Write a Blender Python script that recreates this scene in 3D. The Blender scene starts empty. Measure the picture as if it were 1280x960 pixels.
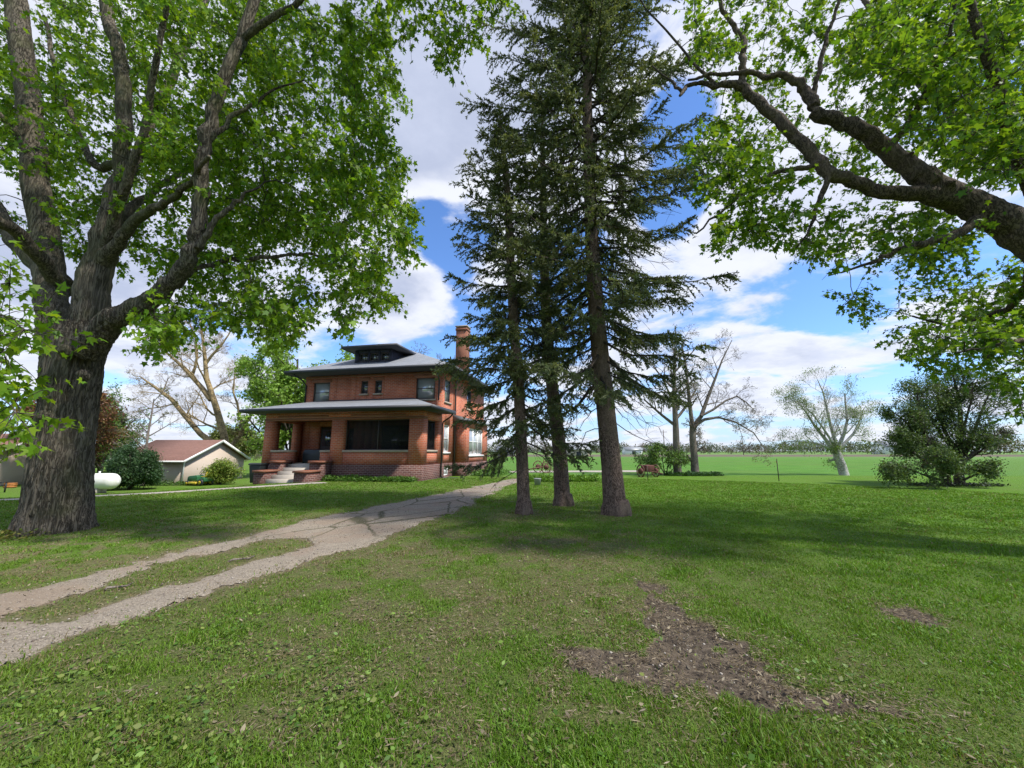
import bpy, math, random
import numpy as np
from mathutils import Vector, Matrix

# ------------------------------------------------------------------ camera, sky, sun, exposure
SC = bpy.context.scene
F = 490.0; HY = 84.0; TH = math.atan(HY / F); EYE = 1.55
cam_d = bpy.data.cameras.new('camera'); cam = bpy.data.objects.new('camera', cam_d)
SC.collection.objects.link(cam); SC.camera = cam
cam_d.sensor_width = 36; cam_d.lens = F / 1280 * 36; cam_d.clip_start = 0.05; cam_d.clip_end = 9000
cam.location = (0, 0, EYE); cam.rotation_euler = (math.radians(90) + TH, 0, 0)

SUN_EL = math.radians(54)
SUN_H = Vector((0.93, -0.37)).normalized()
SUN = Vector((SUN_H.x * math.cos(SUN_EL), SUN_H.y * math.cos(SUN_EL), math.sin(SUN_EL)))
sl = bpy.data.lights.new('sun', 'SUN'); sl.energy = 3.4; sl.angle = math.radians(4); sl.color = (1, 0.955, 0.88)
so = bpy.data.objects.new('sun', sl); SC.collection.objects.link(so)
so.rotation_euler = SUN.to_track_quat('Z', 'Y').to_euler(); so.location = (20, -20, 40)
SC.view_settings.view_transform = 'Standard'; SC.view_settings.look = 'None'
SC.view_settings.exposure = 0.82; SC.view_settings.gamma = 1.0
SC.cycles.max_bounces = 6; SC.cycles.transparent_max_bounces = 8; SC.cycles.diffuse_bounces = 3
SC.cycles.glossy_bounces = 2; SC.cycles.transmission_bounces = 3
SC.cycles.use_adaptive_sampling = True; SC.cycles.adaptive_threshold = 0.02
SC.cycles.use_denoising = True

class NT:
    """tiny node-tree writer"""
    def __init__(s, t): s.t = t; s.n = t.nodes; s.l = t.links
    def add(s, typ, **kw):
        n = s.n.new(typ)
        for k, v in kw.items(): setattr(n, k, v)
        return n
    def put(s, sock, v):
        if v is None: return
        if isinstance(v, bpy.types.NodeSocket): s.l.new(v, sock)
        else:
            try: sock.default_value = v
            except Exception: sock.default_value = (v[0], v[1], v[2], 1)
    def math(s, op, a, b=None, c=None, clamp=False):
        n = s.add('ShaderNodeMath', operation=op); n.use_clamp = clamp
        s.put(n.inputs[0], a); s.put(n.inputs[1], b); s.put(n.inputs[2], c); return n.outputs[0]
    def vec(s, op, a, b=None):
        n = s.add('ShaderNodeVectorMath', operation=op); s.put(n.inputs[0], a)
        if b is not None: s.put(n.inputs[1], b)
        return n.outputs['Value'] if op in ('DOT_PRODUCT', 'LENGTH', 'DISTANCE') else n.outputs[0]
    def mix(s, f, a, b, blend='MIX'):
        n = s.add('ShaderNodeMix', data_type='RGBA'); n.blend_type = blend; n.clamp_factor = True
        s.put(n.inputs[0], f); s.put(n.inputs[6], col(a)); s.put(n.inputs[7], col(b)); return n.outputs[2]
    def noise(s, vec, scale, detail=4, rough=0.55, dist=0.0):
        n = s.add('ShaderNodeTexNoise'); s.put(n.inputs['Vector'], vec)
        n.inputs['Scale'].default_value = scale; n.inputs['Detail'].default_value = detail
        n.inputs['Roughness'].default_value = rough; n.inputs['Distortion'].default_value = dist
        return n.outputs['Fac']
    def ramp(s, v, a, b, smooth=True):
        n = s.add('ShaderNodeMapRange'); n.clamp = True
        if smooth: n.interpolation_type = 'SMOOTHSTEP'
        s.put(n.inputs[0], v); n.inputs[1].default_value = a; n.inputs[2].default_value = b
        return n.outputs[0]
    def scale(s, vec, x, y, z):
        n = s.add('ShaderNodeMapping'); s.put(n.inputs[0], vec); n.inputs['Scale'].default_value = (x, y, z)
        return n.outputs[0]

def col(c):
    if isinstance(c, (tuple, list)) and len(c) == 3: return (c[0], c[1], c[2], 1)
    return c

def ray(px, py):
    x = (px - 640) / F; y = (480 - py) / F
    return np.array([x, math.cos(TH) - y * math.sin(TH), math.sin(TH) + y * math.cos(TH)])

world = bpy.data.worlds.new('World'); SC.world = world; world.use_nodes = True
w = NT(world.node_tree); w.n.clear()
sky = w.add('ShaderNodeTexSky', sky_type='NISHITA'); sky.sun_disc = False
sky.sun_elevation = SUN_EL; sky.sun_rotation = math.atan2(SUN.x, SUN.y)
sky.air_density = 1.0; sky.dust_density = 0.3; sky.ozone_density = 2.5
tc = w.add('ShaderNodeTexCoord').outputs['Generated']
sep = w.add('ShaderNodeSeparateXYZ'); w.put(sep.inputs[0], tc)
den = w.math('ADD', w.math('MAXIMUM', sep.outputs[2], 0.0), 0.16)
cx = w.math('DIVIDE', sep.outputs[0], den); cy = w.math('DIVIDE', sep.outputs[1], den)
comb = w.add('ShaderNodeCombineXYZ'); w.put(comb.inputs[0], cx); w.put(comb.inputs[1], cy); comb.inputs[2].default_value = 3.7
n1 = w.noise(comb.outputs[0], 1.15, 10, 0.60, 0.3)
n2 = w.noise(comb.outputs[0], 2.6, 7, 0.6, 0.1)
cover = w.math('ADD', n1, w.math('MULTIPLY', w.math('SUBTRACT', n2, 0.5), 0.22))
# where the cloud deck is closed or torn open, by direction in the sky
def spot(px, py, width, amount):
    d = ray(px, py); d = d / np.linalg.norm(d)
    dt = w.vec('DOT_PRODUCT', w.vec('NORMALIZE', tc), tuple(d))
    m = w.ramp(dt, math.cos(math.radians(width)), 1.0)
    return w.math('MULTIPLY', m, amount)
for (px, py, wd, am) in ((560, 285, 9, -.20), (520, 250, 5, -.10), (850, 150, 6, -.18), (840, 250, 6, -.22), (715, 330, 8, -.22), (640, 420, 6, -.1),
                         (400, 320, 9, -.15), (1000, 380, 9, -.07), (960, 455, 7, .12), (1110, 450, 7, -.1), (700, 420, 7, -.05), (560, 90, 20, .34), (620, 30, 14, .2), (480, 150, 10, .15), (200, 150, 26, .18), (60, 300, 14, .1), (330, 440, 8, .1),
                         (500, 370, 9, .16), (545, 215, 5, .1), (230, 470, 7, .1), (1000, 60, 14, .10), (930, 290, 8, .10), (1200, 300, 12, .08), (260, 410, 7, -.1)):
    cover = w.math('ADD', cover, spot(px, py, wd, am))
mask = w.ramp(cover, 0.435, 0.555)
thick = w.ramp(w.math('ADD', cover, w.math('MULTIPLY', w.math('SUBTRACT', n2, 0.5), 0.3)), 0.56, 0.86)
K = 1.0
white = (6.4, 6.6, 7.2); grey = (3.7, 4.1, 5.3)
ccol = w.mix(thick, white, grey)
puff = w.noise(comb.outputs[0], 3.4, 9, 0.64)
ccol = w.mix(w.math('MULTIPLY', w.ramp(puff, 0.42, 0.66), 0.6), ccol, (4.7, 5.1, 6.3))
skyc = w.mix(1.0, sky.outputs[0], (0.98, 1.27, 1.68), 'MULTIPLY')
hz = w.math('MULTIPLY', w.math('SUBTRACT', 1.0, w.ramp(sep.outputs[2], 0.0, 0.20)), 0.6)
skyc = w.mix(hz, skyc, (3.6, 4.5, 6.3))
skyf = w.mix(w.math('MULTIPLY', mask, 0.96), skyc, ccol)
bg = w.add('ShaderNodeBackground'); w.put(bg.inputs[0], skyf); bg.inputs[1].default_value = 0.085
wo = w.add('ShaderNodeOutputWorld'); w.l.new(bg.outputs[0], wo.inputs[0])

# ------------------------------------------------------------------ numpy helpers
rng = np.random.default_rng(7)
random.seed(7)

def vnoise(p, seed=0):
    p = np.asarray(p, float)
    i = np.floor(p).astype(np.int64); f = p - i; f = f * f * (3 - 2 * f)
    def h(o):
        q = i + np.array(o)
        n = (q[..., 0] * 374761393 + q[..., 1] * 668265263 + q[..., 2] * 2147483647 + seed * 974711) & 0xffffffff
        n = ((n ^ (n >> 13)) * 1274126177) & 0xffffffff
        n = ((n ^ (n >> 16)) * 2246822519) & 0xffffffff
        return ((n ^ (n >> 15)) & 0xffffff) / float(0xffffff)
    x, y, z = f[..., 0], f[..., 1], f[..., 2]
    c00 = h((0,0,0))*(1-x)+h((1,0,0))*x; c10 = h((0,1,0))*(1-x)+h((1,1,0))*x
    c01 = h((0,0,1))*(1-x)+h((1,0,1))*x; c11 = h((0,1,1))*(1-x)+h((1,1,1))*x
    return (c00*(1-y)+c10*y)*(1-z) + (c01*(1-y)+c11*y)*z

def fbm(p, oct=4, seed=0):
    p = np.asarray(p, float); s = 0; a = 0.5; t = 0
    for k in range(oct):
        s = s + a * vnoise(p * (2 ** k), seed + k); t += a; a *= 0.5
    return s / t

def n2d(x, y, sc, oct=3, seed=0):
    return fbm(np.stack([x * sc, y * sc, np.zeros_like(x) + seed * 3.3], -1), oct, seed)

def sst(a, b, x):
    t = np.clip((x - a) / (b - a), 0, 1); return t * t * (3 - 2 * t)

def tz(x, y):
    """height of the ground"""
    x = np.asarray(x, float); y = np.asarray(y, float)
    z = -1.2 * sst(9, 24, -x) * sst(9, 30, y)
    near = np.exp(-(x * x + y * y) / 900.0)
    return z + near * 0.10 * (n2d(x, y, 0.22, 2, 5) - 0.5) * sst(1, 5, np.hypot(x, y))

def TZ(x, y): return float(tz(np.array([x]), np.array([y]))[0])

def G(px, py):
    d = ray(px, py); t = (0 - EYE) / d[2]; return np.array([d[0] * t, d[1] * t])

def P3(px, py, y):
    d = ray(px, py); t = y / d[1]; return np.array([d[0] * t, y, EYE + d[2] * t])

def sdf_poly(P, poly):
    """signed distance, negative inside"""
    P = np.asarray(P, float); V = np.asarray(poly, float)
    d = np.full(len(P), 1e9); inside = np.zeros(len(P), bool)
    for k in range(len(V)):
        a = V[k]; b = V[(k + 1) % len(V)]; e = b - a; wv = P - a
        t = np.clip((wv @ e) / (e @ e), 0, 1); q = wv - t[:, None] * e
        d = np.minimum(d, np.hypot(q[:, 0], q[:, 1]))
        c = ((a[1] > P[:, 1]) != (b[1] > P[:, 1]))
        with np.errstate(divide='ignore', invalid='ignore'):
            xx = (b[0] - a[0]) * (P[:, 1] - a[1]) / (b[1] - a[1] + 1e-12) + a[0]
        inside ^= c & (P[:, 0] < xx)
    return np.where(inside, -d, d)

def mesh(name, V, Fs, mat, parent=None, col_attr=None, smooth=False, mats=None, mat_idx=None, link=True):
    me = bpy.data.meshes.new(name)
    V = np.asarray(V, np.float32)
    if not isinstance(Fs, list): Fs = [Fs]
    Fs = [np.asarray(f, np.int32) for f in Fs if len(f)]
    me.vertices.add(len(V)); me.vertices.foreach_set('co', V.ravel())
    nl = sum(f.size for f in Fs); npoly = sum(len(f) for f in Fs)
    me.loops.add(nl); me.polygons.add(npoly)
    me.loops.foreach_set('vertex_index', np.concatenate([f.ravel() for f in Fs]))
    tot = np.concatenate([np.full(len(f), f.shape[1], np.int32) for f in Fs])
    st = np.concatenate([[0], np.cumsum(tot)[:-1]]).astype(np.int32)
    me.polygons.foreach_set('loop_start', st); me.polygons.foreach_set('loop_total', tot)
    if smooth: me.polygons.foreach_set('use_smooth', np.ones(npoly, bool))
    if mat_idx is not None: me.polygons.foreach_set('material_index', np.asarray(mat_idx, np.int32))
    for m in (mats or [mat]): me.materials.append(m)
    if col_attr is not None:
        at = me.attributes.new('col', 'FLOAT_COLOR', 'POINT')
        c = np.ones((len(V), 4), np.float32); c[:, :3] = col_attr
        at.data.foreach_set('color', c.ravel())
    me.update(calc_edges=True)
    o = bpy.data.objects.new(name, me); SC.collection.objects.link(o)
    if parent is not None: o.parent = parent
    return o

def thing(name, label, cat, loc=(0, 0, 0), rz=0, group=None):
    o = bpy.data.objects.new(name, None); SC.collection.objects.link(o)
    o.empty_display_size = 0.3
    o.location = loc; o.rotation_euler = (0, 0, rz); o['label'] = label; o['category'] = cat
    if group: o['group'] = group
    return o

def kind(o, k): o['kind'] = k; return o

class MB:
    """collects boxes, tubes and lathes into one mesh"""
    def __init__(s): s.V = []; s.F = {}; s.n = 0
    def put(s, V, Fa):
        s.V.append(np.asarray(V, float))
        for f in (Fa if isinstance(Fa, list) else [Fa]):
            f = np.asarray(f); s.F.setdefault(f.shape[1], []).append(f + s.n)
        s.n += len(V)
    def box(s, x0, x1, y0, y1, z0, z1):
        V = [(x, y, z) for z in (z0, z1) for y in (y0, y1) for x in (x0, x1)]
        s.put(V, np.array([[0,2,3,1],[4,5,7,6],[0,1,5,4],[2,6,7,3],[0,4,6,2],[1,3,7,5]])); return s
    def tube(s, pts, rad, sides=8, cap=True):
        P = np.asarray(pts, float)[None]; R = np.broadcast_to(np.asarray(rad, float), (1, P.shape[1]))
        V, Fq = tubes(P, R, sides); s.put(V, Fq)
        if cap:
            k = P.shape[1]
            s.F.setdefault(sides, []).append((np.arange(sides)[::-1] + s.n - len(V))[None])
            s.F.setdefault(sides, []).append((np.arange(sides) + (k - 1) * sides + s.n - len(V))[None])
        return s
    def poly(s, pts): s.put(pts, np.arange(len(pts))[None]); return s
    def prism(s, pts2, y0, y1, axis=1):
        """outline in two axes, pushed along the third"""
        n = len(pts2); A = []
        for y in (y0, y1):
            for (u, v) in pts2:
                A.append((u, y, v) if axis == 1 else ((y, u, v) if axis == 0 else (u, v, y)))
        q = [[i, (i + 1) % n, (i + 1) % n + n, i + n] for i in range(n)]
        s.put(A, [np.array(q), np.arange(n)[None][:, ::-1], (np.arange(n) + n)[None]]); return s
    def lathe(s, prof, c=(0, 0, 0), sides=20, axis=2):
        a = np.linspace(0, 2 * np.pi, sides, endpoint=False); V = []
        for (r, h) in prof:
            for t in a:
                p = (r * math.cos(t), r * math.sin(t), h)
                if axis == 0: p = (h, r * math.cos(t), r * math.sin(t))
                if axis == 1: p = (r * math.cos(t), h, r * math.sin(t))
                V.append((p[0] + c[0], p[1] + c[1], p[2] + c[2]))
        Fq = [[i * sides + j, i * sides + (j + 1) % sides, (i + 1) * sides + (j + 1) % sides, (i + 1) * sides + j]
              for i in range(len(prof) - 1) for j in range(sides)]
        s.put(V, [np.array(Fq), np.arange(sides)[::-1][None], (np.arange(sides) + (len(prof) - 1) * sides)[None]]); return s
    def build(s, name, mat, parent=None, smooth=False, bevel=0):
        Fs = [np.concatenate(v) for k, v in s.F.items()]
        o = mesh(name, np.concatenate(s.V), Fs, mat, parent, smooth=smooth)
        if bevel:
            b = o.modifiers.new('bevel', 'BEVEL'); b.width = bevel; b.segments = 2; b.limit_method = 'ANGLE'
        return o

def tubes(P, R, sides=5):
    """P (n,k,3), R (n,k) -> verts, quads"""
    n, k, _ = P.shape
    T = np.empty_like(P); T[:, 1:-1] = P[:, 2:] - P[:, :-2]; T[:, 0] = P[:, 1] - P[:, 0]; T[:, -1] = P[:, -1] - P[:, -2]
    T /= np.linalg.norm(T, axis=-1, keepdims=True) + 1e-9
    D = P[:, -1] - P[:, 0]; D /= np.linalg.norm(D, axis=-1, keepdims=True) + 1e-9
    ref = np.where(np.abs(D[:, 2:3]) < 0.8, np.array([[0, 0, 1.0]]), np.array([[1.0, 0, 0]]))[:, None, :]
    U = np.cross(T, ref); U /= np.linalg.norm(U, axis=-1, keepdims=True) + 1e-9
    W = np.cross(T, U)
    a = np.linspace(0, 2 * np.pi, sides, endpoint=False)
    V = P[:, :, None] + R[:, :, None, None] * (U[:, :, None] * np.cos(a)[:, None] + W[:, :, None] * np.sin(a)[:, None])
    idx = np.arange(n * k * sides).reshape(n, k, sides); nx = np.roll(idx, -1, axis=2)
    Fq = np.stack([idx[:, :-1], nx[:, :-1], nx[:, 1:], idx[:, 1:]], -1).reshape(-1, 4)
    return V.reshape(-1, 3), Fq

def unit(v): return v / (np.linalg.norm(v, axis=-1, keepdims=True) + 1e-9)

MAPLE = np.array([(0,0),(.34,.04),(.27,.26),(.56,.56),(.2,.54),(0,1),(-.2,.54),(-.56,.56),(-.27,.26),(-.34,.04)])
OVAL = np.array([(0,0),(.22,.25),(.26,.55),(0,1),(-.26,.55),(-.22,.25)])
THIN = np.array([(0,0),(.09,.4),(0,1),(-.09,.4)])
ROUND = np.array([(0,0),(.42,.12),(.52,.5),(.3,.88),(0,1),(-.3,.88),(-.52,.5),(-.42,.12)])

def leaves(C, tipdir, nrm, size, shape=MAPLE, cup=0.25):
    """flat lobed leaves at C pointing along tipdir"""
    y = unit(tipdir); x = unit(np.cross(y, nrm)); z = np.cross(x, y)
    m = len(shape); sx = shape[:, 0]; sy = shape[:, 1]
    s = size[:, None, None]; x = x * rng.uniform(.6, 1.1, (len(C), 1)); cup = cup * rng.uniform(.4, 2.4, (len(C), 1)); dz = -cup * (np.abs(sx) * 0.6 + sy * sy * 0.5)[None]
    V = C[:, None] + s * (x[:, None] * sx[None, :, None] + y[:, None] * sy[None, :, None] + z[:, None] * dz[:, :, None])
    Fi = np.arange(len(C) * m).reshape(-1, m)
    return V.reshape(-1, 3), Fi

# ------------------------------------------------------------------ materials
def new_mat(name):
    m = bpy.data.materials.new(name); m.use_nodes = True; t = NT(m.node_tree); t.n.clear()
    out = t.add('ShaderNodeOutputMaterial'); return m, t, out

def bsdf(t, out, colour, rough=0.8, spec=0.3, bump=None, bstr=0.3, bdist=0.02, metallic=0.0):
    b = t.add('ShaderNodeBsdfPrincipled'); t.put(b.inputs['Base Color'], col(colour)); t.put(b.inputs['Roughness'], rough)
    b.inputs['Specular IOR Level'].default_value = spec; b.inputs['Metallic'].default_value = metallic
    if bump is not None:
        n = t.add('ShaderNodeBump'); n.inputs['Strength'].default_value = bstr; n.inputs['Distance'].default_value = bdist
        t.put(n.inputs['Height'], bump); t.l.new(n.outputs[0], b.inputs['Normal'])
    t.l.new(b.outputs[0], out.inputs[0]); return b

def simple(name, c, rough=0.7, spec=0.3, var=0.12, sc=6, metallic=0.0, bump=0.1):
    m, t, out = new_mat(name); oc = t.add('ShaderNodeTexCoord').outputs['Object']
    n = t.noise(oc, sc, 5, 0.6)
    c0 = tuple(v * (1 - var) for v in c); c1 = tuple(min(1, v * (1 + var)) for v in c)
    bsdf(t, out, t.mix(n, c0, c1), rough, spec, t.noise(oc, sc * 6, 4), bump, 0.01, metallic); return m

def leafmat(name, c, trans=0.42, tint=(1.3, 1.2, 0.5), rough=0.5, hue=True):
    """colour from the mesh attribute times c"""
    m, t, out = new_mat(name)
    at = t.add('ShaderNodeAttribute', attribute_name='col').outputs['Color']
    cc = t.mix(1.0, at, c, 'MULTIPLY')
    p = t.add('ShaderNodeBsdfPrincipled'); t.put(p.inputs['Base Color'], cc); p.inputs['Roughness'].default_value = rough
    p.inputs['Specular IOR Level'].default_value = 0.3
    tr = t.add('ShaderNodeBsdfTranslucent'); t.put(tr.inputs[0], t.mix(1.0, cc, tint, 'MULTIPLY'))
    mx = t.add('ShaderNodeMixShader'); mx.inputs[0].default_value = trans
    t.l.new(p.outputs[0], mx.inputs[1]); t.l.new(tr.outputs[0], mx.inputs[2]); t.l.new(mx.outputs[0], out.inputs[0])
    return m

def barkmat(name, a, b, moss=None, sx=9, sz=1.6, bstr=0.9, bdist=0.03):
    m, t, out = new_mat(name); oc = t.add('ShaderNodeTexCoord').outputs['Object']
    v = t.scale(oc, sx, sx, sz)
    ridge = t.noise(v, 1.0, 8, 0.62, 0.35); fine = t.noise(t.scale(oc, sx * 3, sx * 3, sz * 2.5), 1.0, 6, 0.65)
    fur = t.ramp(t.math('ABSOLUTE', t.math('SUBTRACT', t.noise(t.scale(oc, sx * 1.5, sx * 1.5, sz * 1.3), 1.0, 5, 0.55, 0.8), 0.5)), 0.0, 0.075)
    h = t.math('ADD', t.math('ADD', t.math('MULTIPLY', ridge, .6), t.math('MULTIPLY', fine, 0.35)), t.math('MULTIPLY', fur, .42))
    c = t.mix(t.ramp(h, 0.55, 1.05), a, b)
    big = t.noise(oc, 0.9, 3)
    c = t.mix(t.math('MULTIPLY', t.ramp(big, 0.45, 0.62), 0.35), c, tuple(x * 1.25 for x in b))
    if moss: c = t.mix(t.math('MULTIPLY', t.ramp(t.noise(oc, 1.7, 5), 0.47, 0.68), 0.6), c, moss)
    bsdf(t, out, c, 0.92, 0.15, h, bstr, bdist); return m

def brickmat(name, c1, c2, mortar, scale=1.0):
    m, t, out = new_mat(name); oc = t.add('ShaderNodeTexCoord').outputs['Object']
    s = t.add('ShaderNodeSeparateXYZ'); t.put(s.inputs[0], oc)
    u = t.math('ADD', s.outputs[0], s.outputs[1]); cb = t.add('ShaderNodeCombineXYZ')
    t.put(cb.inputs[0], u); t.put(cb.inputs[1], s.outputs[2])
    b = t.add('ShaderNodeTexBrick'); t.put(b.inputs['Vector'], cb.outputs[0]); b.inputs['Scale'].default_value = 1.0
    b.inputs['Brick Width'].default_value = 0.215 * scale; b.inputs['Row Height'].default_value = 0.075 * scale
    b.inputs['Mortar Size'].default_value = 0.015; b.inputs['Mortar Smooth'].default_value = 0.2; b.inputs['Bias'].default_value = 0
    t.put(b.inputs['Color1'], col(c1)); t.put(b.inputs['Color2'], col(c2)); t.put(b.inputs['Mortar'], col(mortar))
    big = t.noise(cb.outputs[0], 0.8, 5, 0.6)
    c = t.mix(t.ramp(big, 0.35, 0.7), b.outputs[0], t.mix(1.0, b.outputs[0], (0.72, 0.70, 0.72), 'MULTIPLY'))
    c = t.mix(t.math('MULTIPLY', t.noise(oc, 25, 2), 0.3), c, tuple(x * 0.6 for x in c1))
    bsdf(t, out, c, 0.88, 0.2, b.outputs['Fac'], -0.5, 0.01); return m

def glassmat(name, c=(0.05, 0.06, 0.07)):
    m, t, out = new_mat(name); b = bsdf(t, out, c, 0.04, 0.5); b.inputs['IOR'].default_value = 2.7; return m

M = {}
M['bark_maple'] = barkmat('maple_bark', (0.058, 0.048, 0.036), (0.19, 0.16, 0.12), (0.11, 0.11, 0.055), 15, 1.5, 1.0, 0.035)
M['bark_limb'] = barkmat('maple_limb_bark', (0.022, 0.018, 0.015), (0.095, 0.076, 0.062), (0.05, 0.055, 0.03), 12, 6, 0.7, 0.02)
M['bark_right'] = barkmat('brown_limb_bark', (0.045, 0.034, 0.026), (0.15, 0.115, 0.085), None, 13, 6, 0.8, 0.02)
M['bark_spruce'] = barkmat('spruce_bark', (0.075, 0.052, 0.04), (0.26, 0.185, 0.145), (0.15, 0.12, 0.08), 16, 9, 0.8, 0.02)
M['bark_grey'] = barkmat('grey_bark', (0.10, 0.085, 0.07), (0.24, 0.20, 0.17), None, 14, 5, 0.5, 0.02)
M['bark_yellow'] = barkmat('ochre_bark', (0.13, 0.095, 0.055), (0.40, 0.30, 0.15), None, 3, 2, 0.5, 0.05)
M['bark_birch'] = barkmat('birch_bark', (0.20, 0.185, 0.165), (0.55, 0.535, 0.50), None, 5, 9, 0.3, 0.01)
M['bark_dark'] = barkmat('dark_bark', (0.03, 0.025, 0.02), (0.10, 0.08, 0.065), None, 14, 5, 0.6, 0.02)
M['leaf_maple'] = leafmat('maple_leaf', (0.15, 0.275, 0.020), 0.55)
M['leaf_maple_far'] = leafmat('maple_leaf_right', (0.13, 0.24, 0.024), 0.52)
M['needles'] = leafmat('spruce_needles', (0.135, 0.165, 0.07), 0.32, (1.1, 1.1, 0.7), 0.6)
M['leaf_generic'] = leafmat('leaf', (1, 1, 1), 0.35, (1.15, 1.1, 0.6))
M['grass'] = leafmat('grass_blade', (1, 1, 1), 0.30, (1.2, 1.15, 0.5), 0.55)
M['brick'] = brickmat('red_brick', (0.62, 0.165, 0.07), (0.43, 0.10, 0.05), (0.48, 0.31, 0.24), 1.25)
M['brick_dark'] = brickmat('dark_plinth_brick', (0.15, 0.055, 0.042), (0.09, 0.038, 0.033), (0.26, 0.20, 0.175), 1.25)
M['brick_trim'] = brickmat('trim_brick', (0.33, 0.11, 0.055), (0.26, 0.08, 0.045), (0.24, 0.16, 0.12))
M['stone'] = simple('sill_stone', (0.40, 0.33, 0.26), 0.85, 0.2, 0.2, 5)
M['concrete'] = simple('step_concrete', (0.42, 0.37, 0.31), 0.9, 0.2, 0.2, 3, bump=0.3)
M['fascia'] = simple('dark_painted_wood', (0.022, 0.024, 0.032), 0.5, 0.4, 0.2)
M['soffit'] = simple('soffit_boards', (0.05, 0.045, 0.045), 0.7, 0.2)
M['frame'] = simple('window_frame_paint', (0.07, 0.055, 0.055), 0.5, 0.4)
M['white'] = simple('white_paint', (0.74, 0.73, 0.70), 0.45, 0.4, 0.06)
M['glass'] = glassmat('window_glass'); M['glass_light'] = glassmat('curtain_and_reflection_glass', (0.34, 0.36, 0.37))  # pale pane colour paints in curtains and bright sky reflection together
def screenmat():
    m, t, out = new_mat('insect_screen'); d = t.add('ShaderNodeBsdfDiffuse'); d.inputs[0].default_value = (.03, .03, .032, 1)
    tr = t.add('ShaderNodeBsdfTransparent'); mx = t.add('ShaderNodeMixShader'); mx.inputs[0].default_value = .6
    t.l.new(tr.outputs[0], mx.inputs[1]); t.l.new(d.outputs[0], mx.inputs[2]); t.l.new(mx.outputs[0], out.inputs[0]); return m
M['screen'] = screenmat()
M['dark_in'] = simple('dark_interior', (0.02, 0.018, 0.017), 0.9)
M['black_plastic'] = simple('black_plastic', (0.018, 0.022, 0.024), 0.45, 0.4)
M['rust'] = simple('rusty_iron', (0.13, 0.07, 0.05), 0.85, 0.2, 0.4, 12)
M['red_paint'] = simple('faded_red_paint', (0.13, 0.055, 0.045), 0.7, 0.2, 0.3, 8)
M['green_paint'] = simple('green_paint', (0.03, 0.13, 0.05), 0.4, 0.5)
M['yellow_paint'] = simple('yellow_paint', (0.62, 0.45, 0.04), 0.4, 0.5)
M['wood_orange'] = simple('orange_wood', (0.42, 0.17, 0.05), 0.7, 0.2)
M['steel'] = simple('galvanised_steel', (0.30, 0.31, 0.31), 0.5, 0.4, metallic=0.4)

def shingle(name, c, sc=1.0):
    m, t, out = new_mat(name); oc = t.add('ShaderNodeTexCoord').outputs['Object']
    b = t.add('ShaderNodeTexBrick'); t.put(b.inputs['Vector'], oc); b.inputs['Scale'].default_value = sc
    b.inputs['Brick Width'].default_value = 0.3; b.inputs['Row Height'].default_value = 0.14; b.inputs['Mortar Size'].default_value = 0.008
    t.put(b.inputs['Color1'], col(tuple(x * 1.12 for x in c))); t.put(b.inputs['Color2'], col(tuple(x * 0.88 for x in c)))
    t.put(b.inputs['Mortar'], col(tuple(x * 0.6 for x in c)))
    n = t.noise(oc, 1.3, 5); cc = t.mix(t.math('MULTIPLY', n, 0.5), b.outputs[0], tuple(x * 0.75 for x in c))
    bsdf(t, out, cc, 0.9, 0.25, t.noise(oc, 40, 3), 0.3, 0.01); return m
M['shingle'] = shingle('grey_shingle', (0.24, 0.25, 0.265), .7)
M['shingle_brown'] = shingle('brown_shingle', (0.22, 0.12, 0.095))

def siding(name, c):
    m, t, out = new_mat(name); oc = t.add('ShaderNodeTexCoord').outputs['Object']
    s = t.add('ShaderNodeSeparateXYZ'); t.put(s.inputs[0], oc)
    f = t.math('FRACT', t.math('MULTIPLY', s.outputs[2], 6.5))
    cc = t.mix(t.math('MULTIPLY', t.ramp(f, 0.9, 1.0), 0.5), c, tuple(x * 0.55 for x in c))
    cc = t.mix(t.math('MULTIPLY', t.noise(oc, 1.5, 4), 0.3), cc, tuple(x * 0.8 for x in c))
    bsdf(t, out, cc, 0.7, 0.25, f, 0.4, 0.02); return m
M['siding'] = siding('cream_siding', (0.50, 0.41, 0.33))
M['siding_light'] = siding('light_cream_siding', (0.60, 0.47, 0.38))

def dormer_boards():
    return siding('dark_dormer_boards', (0.035, 0.035, 0.055))
M['dormer'] = dormer_boards()

# ------------------------------------------------------------------ ground
DRIVE_L = [(0,742),(100,717),(200,694),(280,675),(360,656),(430,641),(500,628),(575,612),(622,602.5)]
DRIVE_R = [(0,822),(100,790),(165,768),(250,743),(350,710),(430,689),(500,664),(575,636),(641,604)]
MED = [(50,752),(150,722),(250,693),(340,672),(402,676),(385,684),(300,706),(200,736),(110,762),(50,768)]
Lg = [G(*p) for p in DRIVE_L]; Rg = [G(*p) for p in DRIVE_R]
dl = Lg[0] - Lg[2]; dl /= np.linalg.norm(dl)
Lg = [Lg[0] + dl * 14 + np.array([-1.0, -1.5]), Lg[0] + dl * 5] + Lg
Rg = [Rg[0] + dl * 14 + np.array([-1.0, -1.5]), Rg[0] + dl * 5 + np.array([0, -.2])] + Rg
far = np.array([0.55, 23.0])
DRIVE = Lg + [far + (-0.7, 0), far + (0.9, 0)] + Rg[::-1]
MEDP = [G(*p) for p in MED]
MEDP = [MEDP[0] + dl * 0.2] + MEDP
_q = None
SOILS = [[G(*p) for p in q] for q in (
    [(790,722),(820,728),(850,748),(880,775),(930,800),(965,830),(1000,862),(1050,868),(1110,872),(1160,884),(1150,900),(1080,895),(1010,884),(950,880),(880,876),(820,862),(770,848),(720,835),(690,812),(740,806),(800,812),(830,800),(800,770),(805,745)],
    [(1095,758),(1130,755),(1175,772),(1165,785),(1120,775)],
)]
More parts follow.
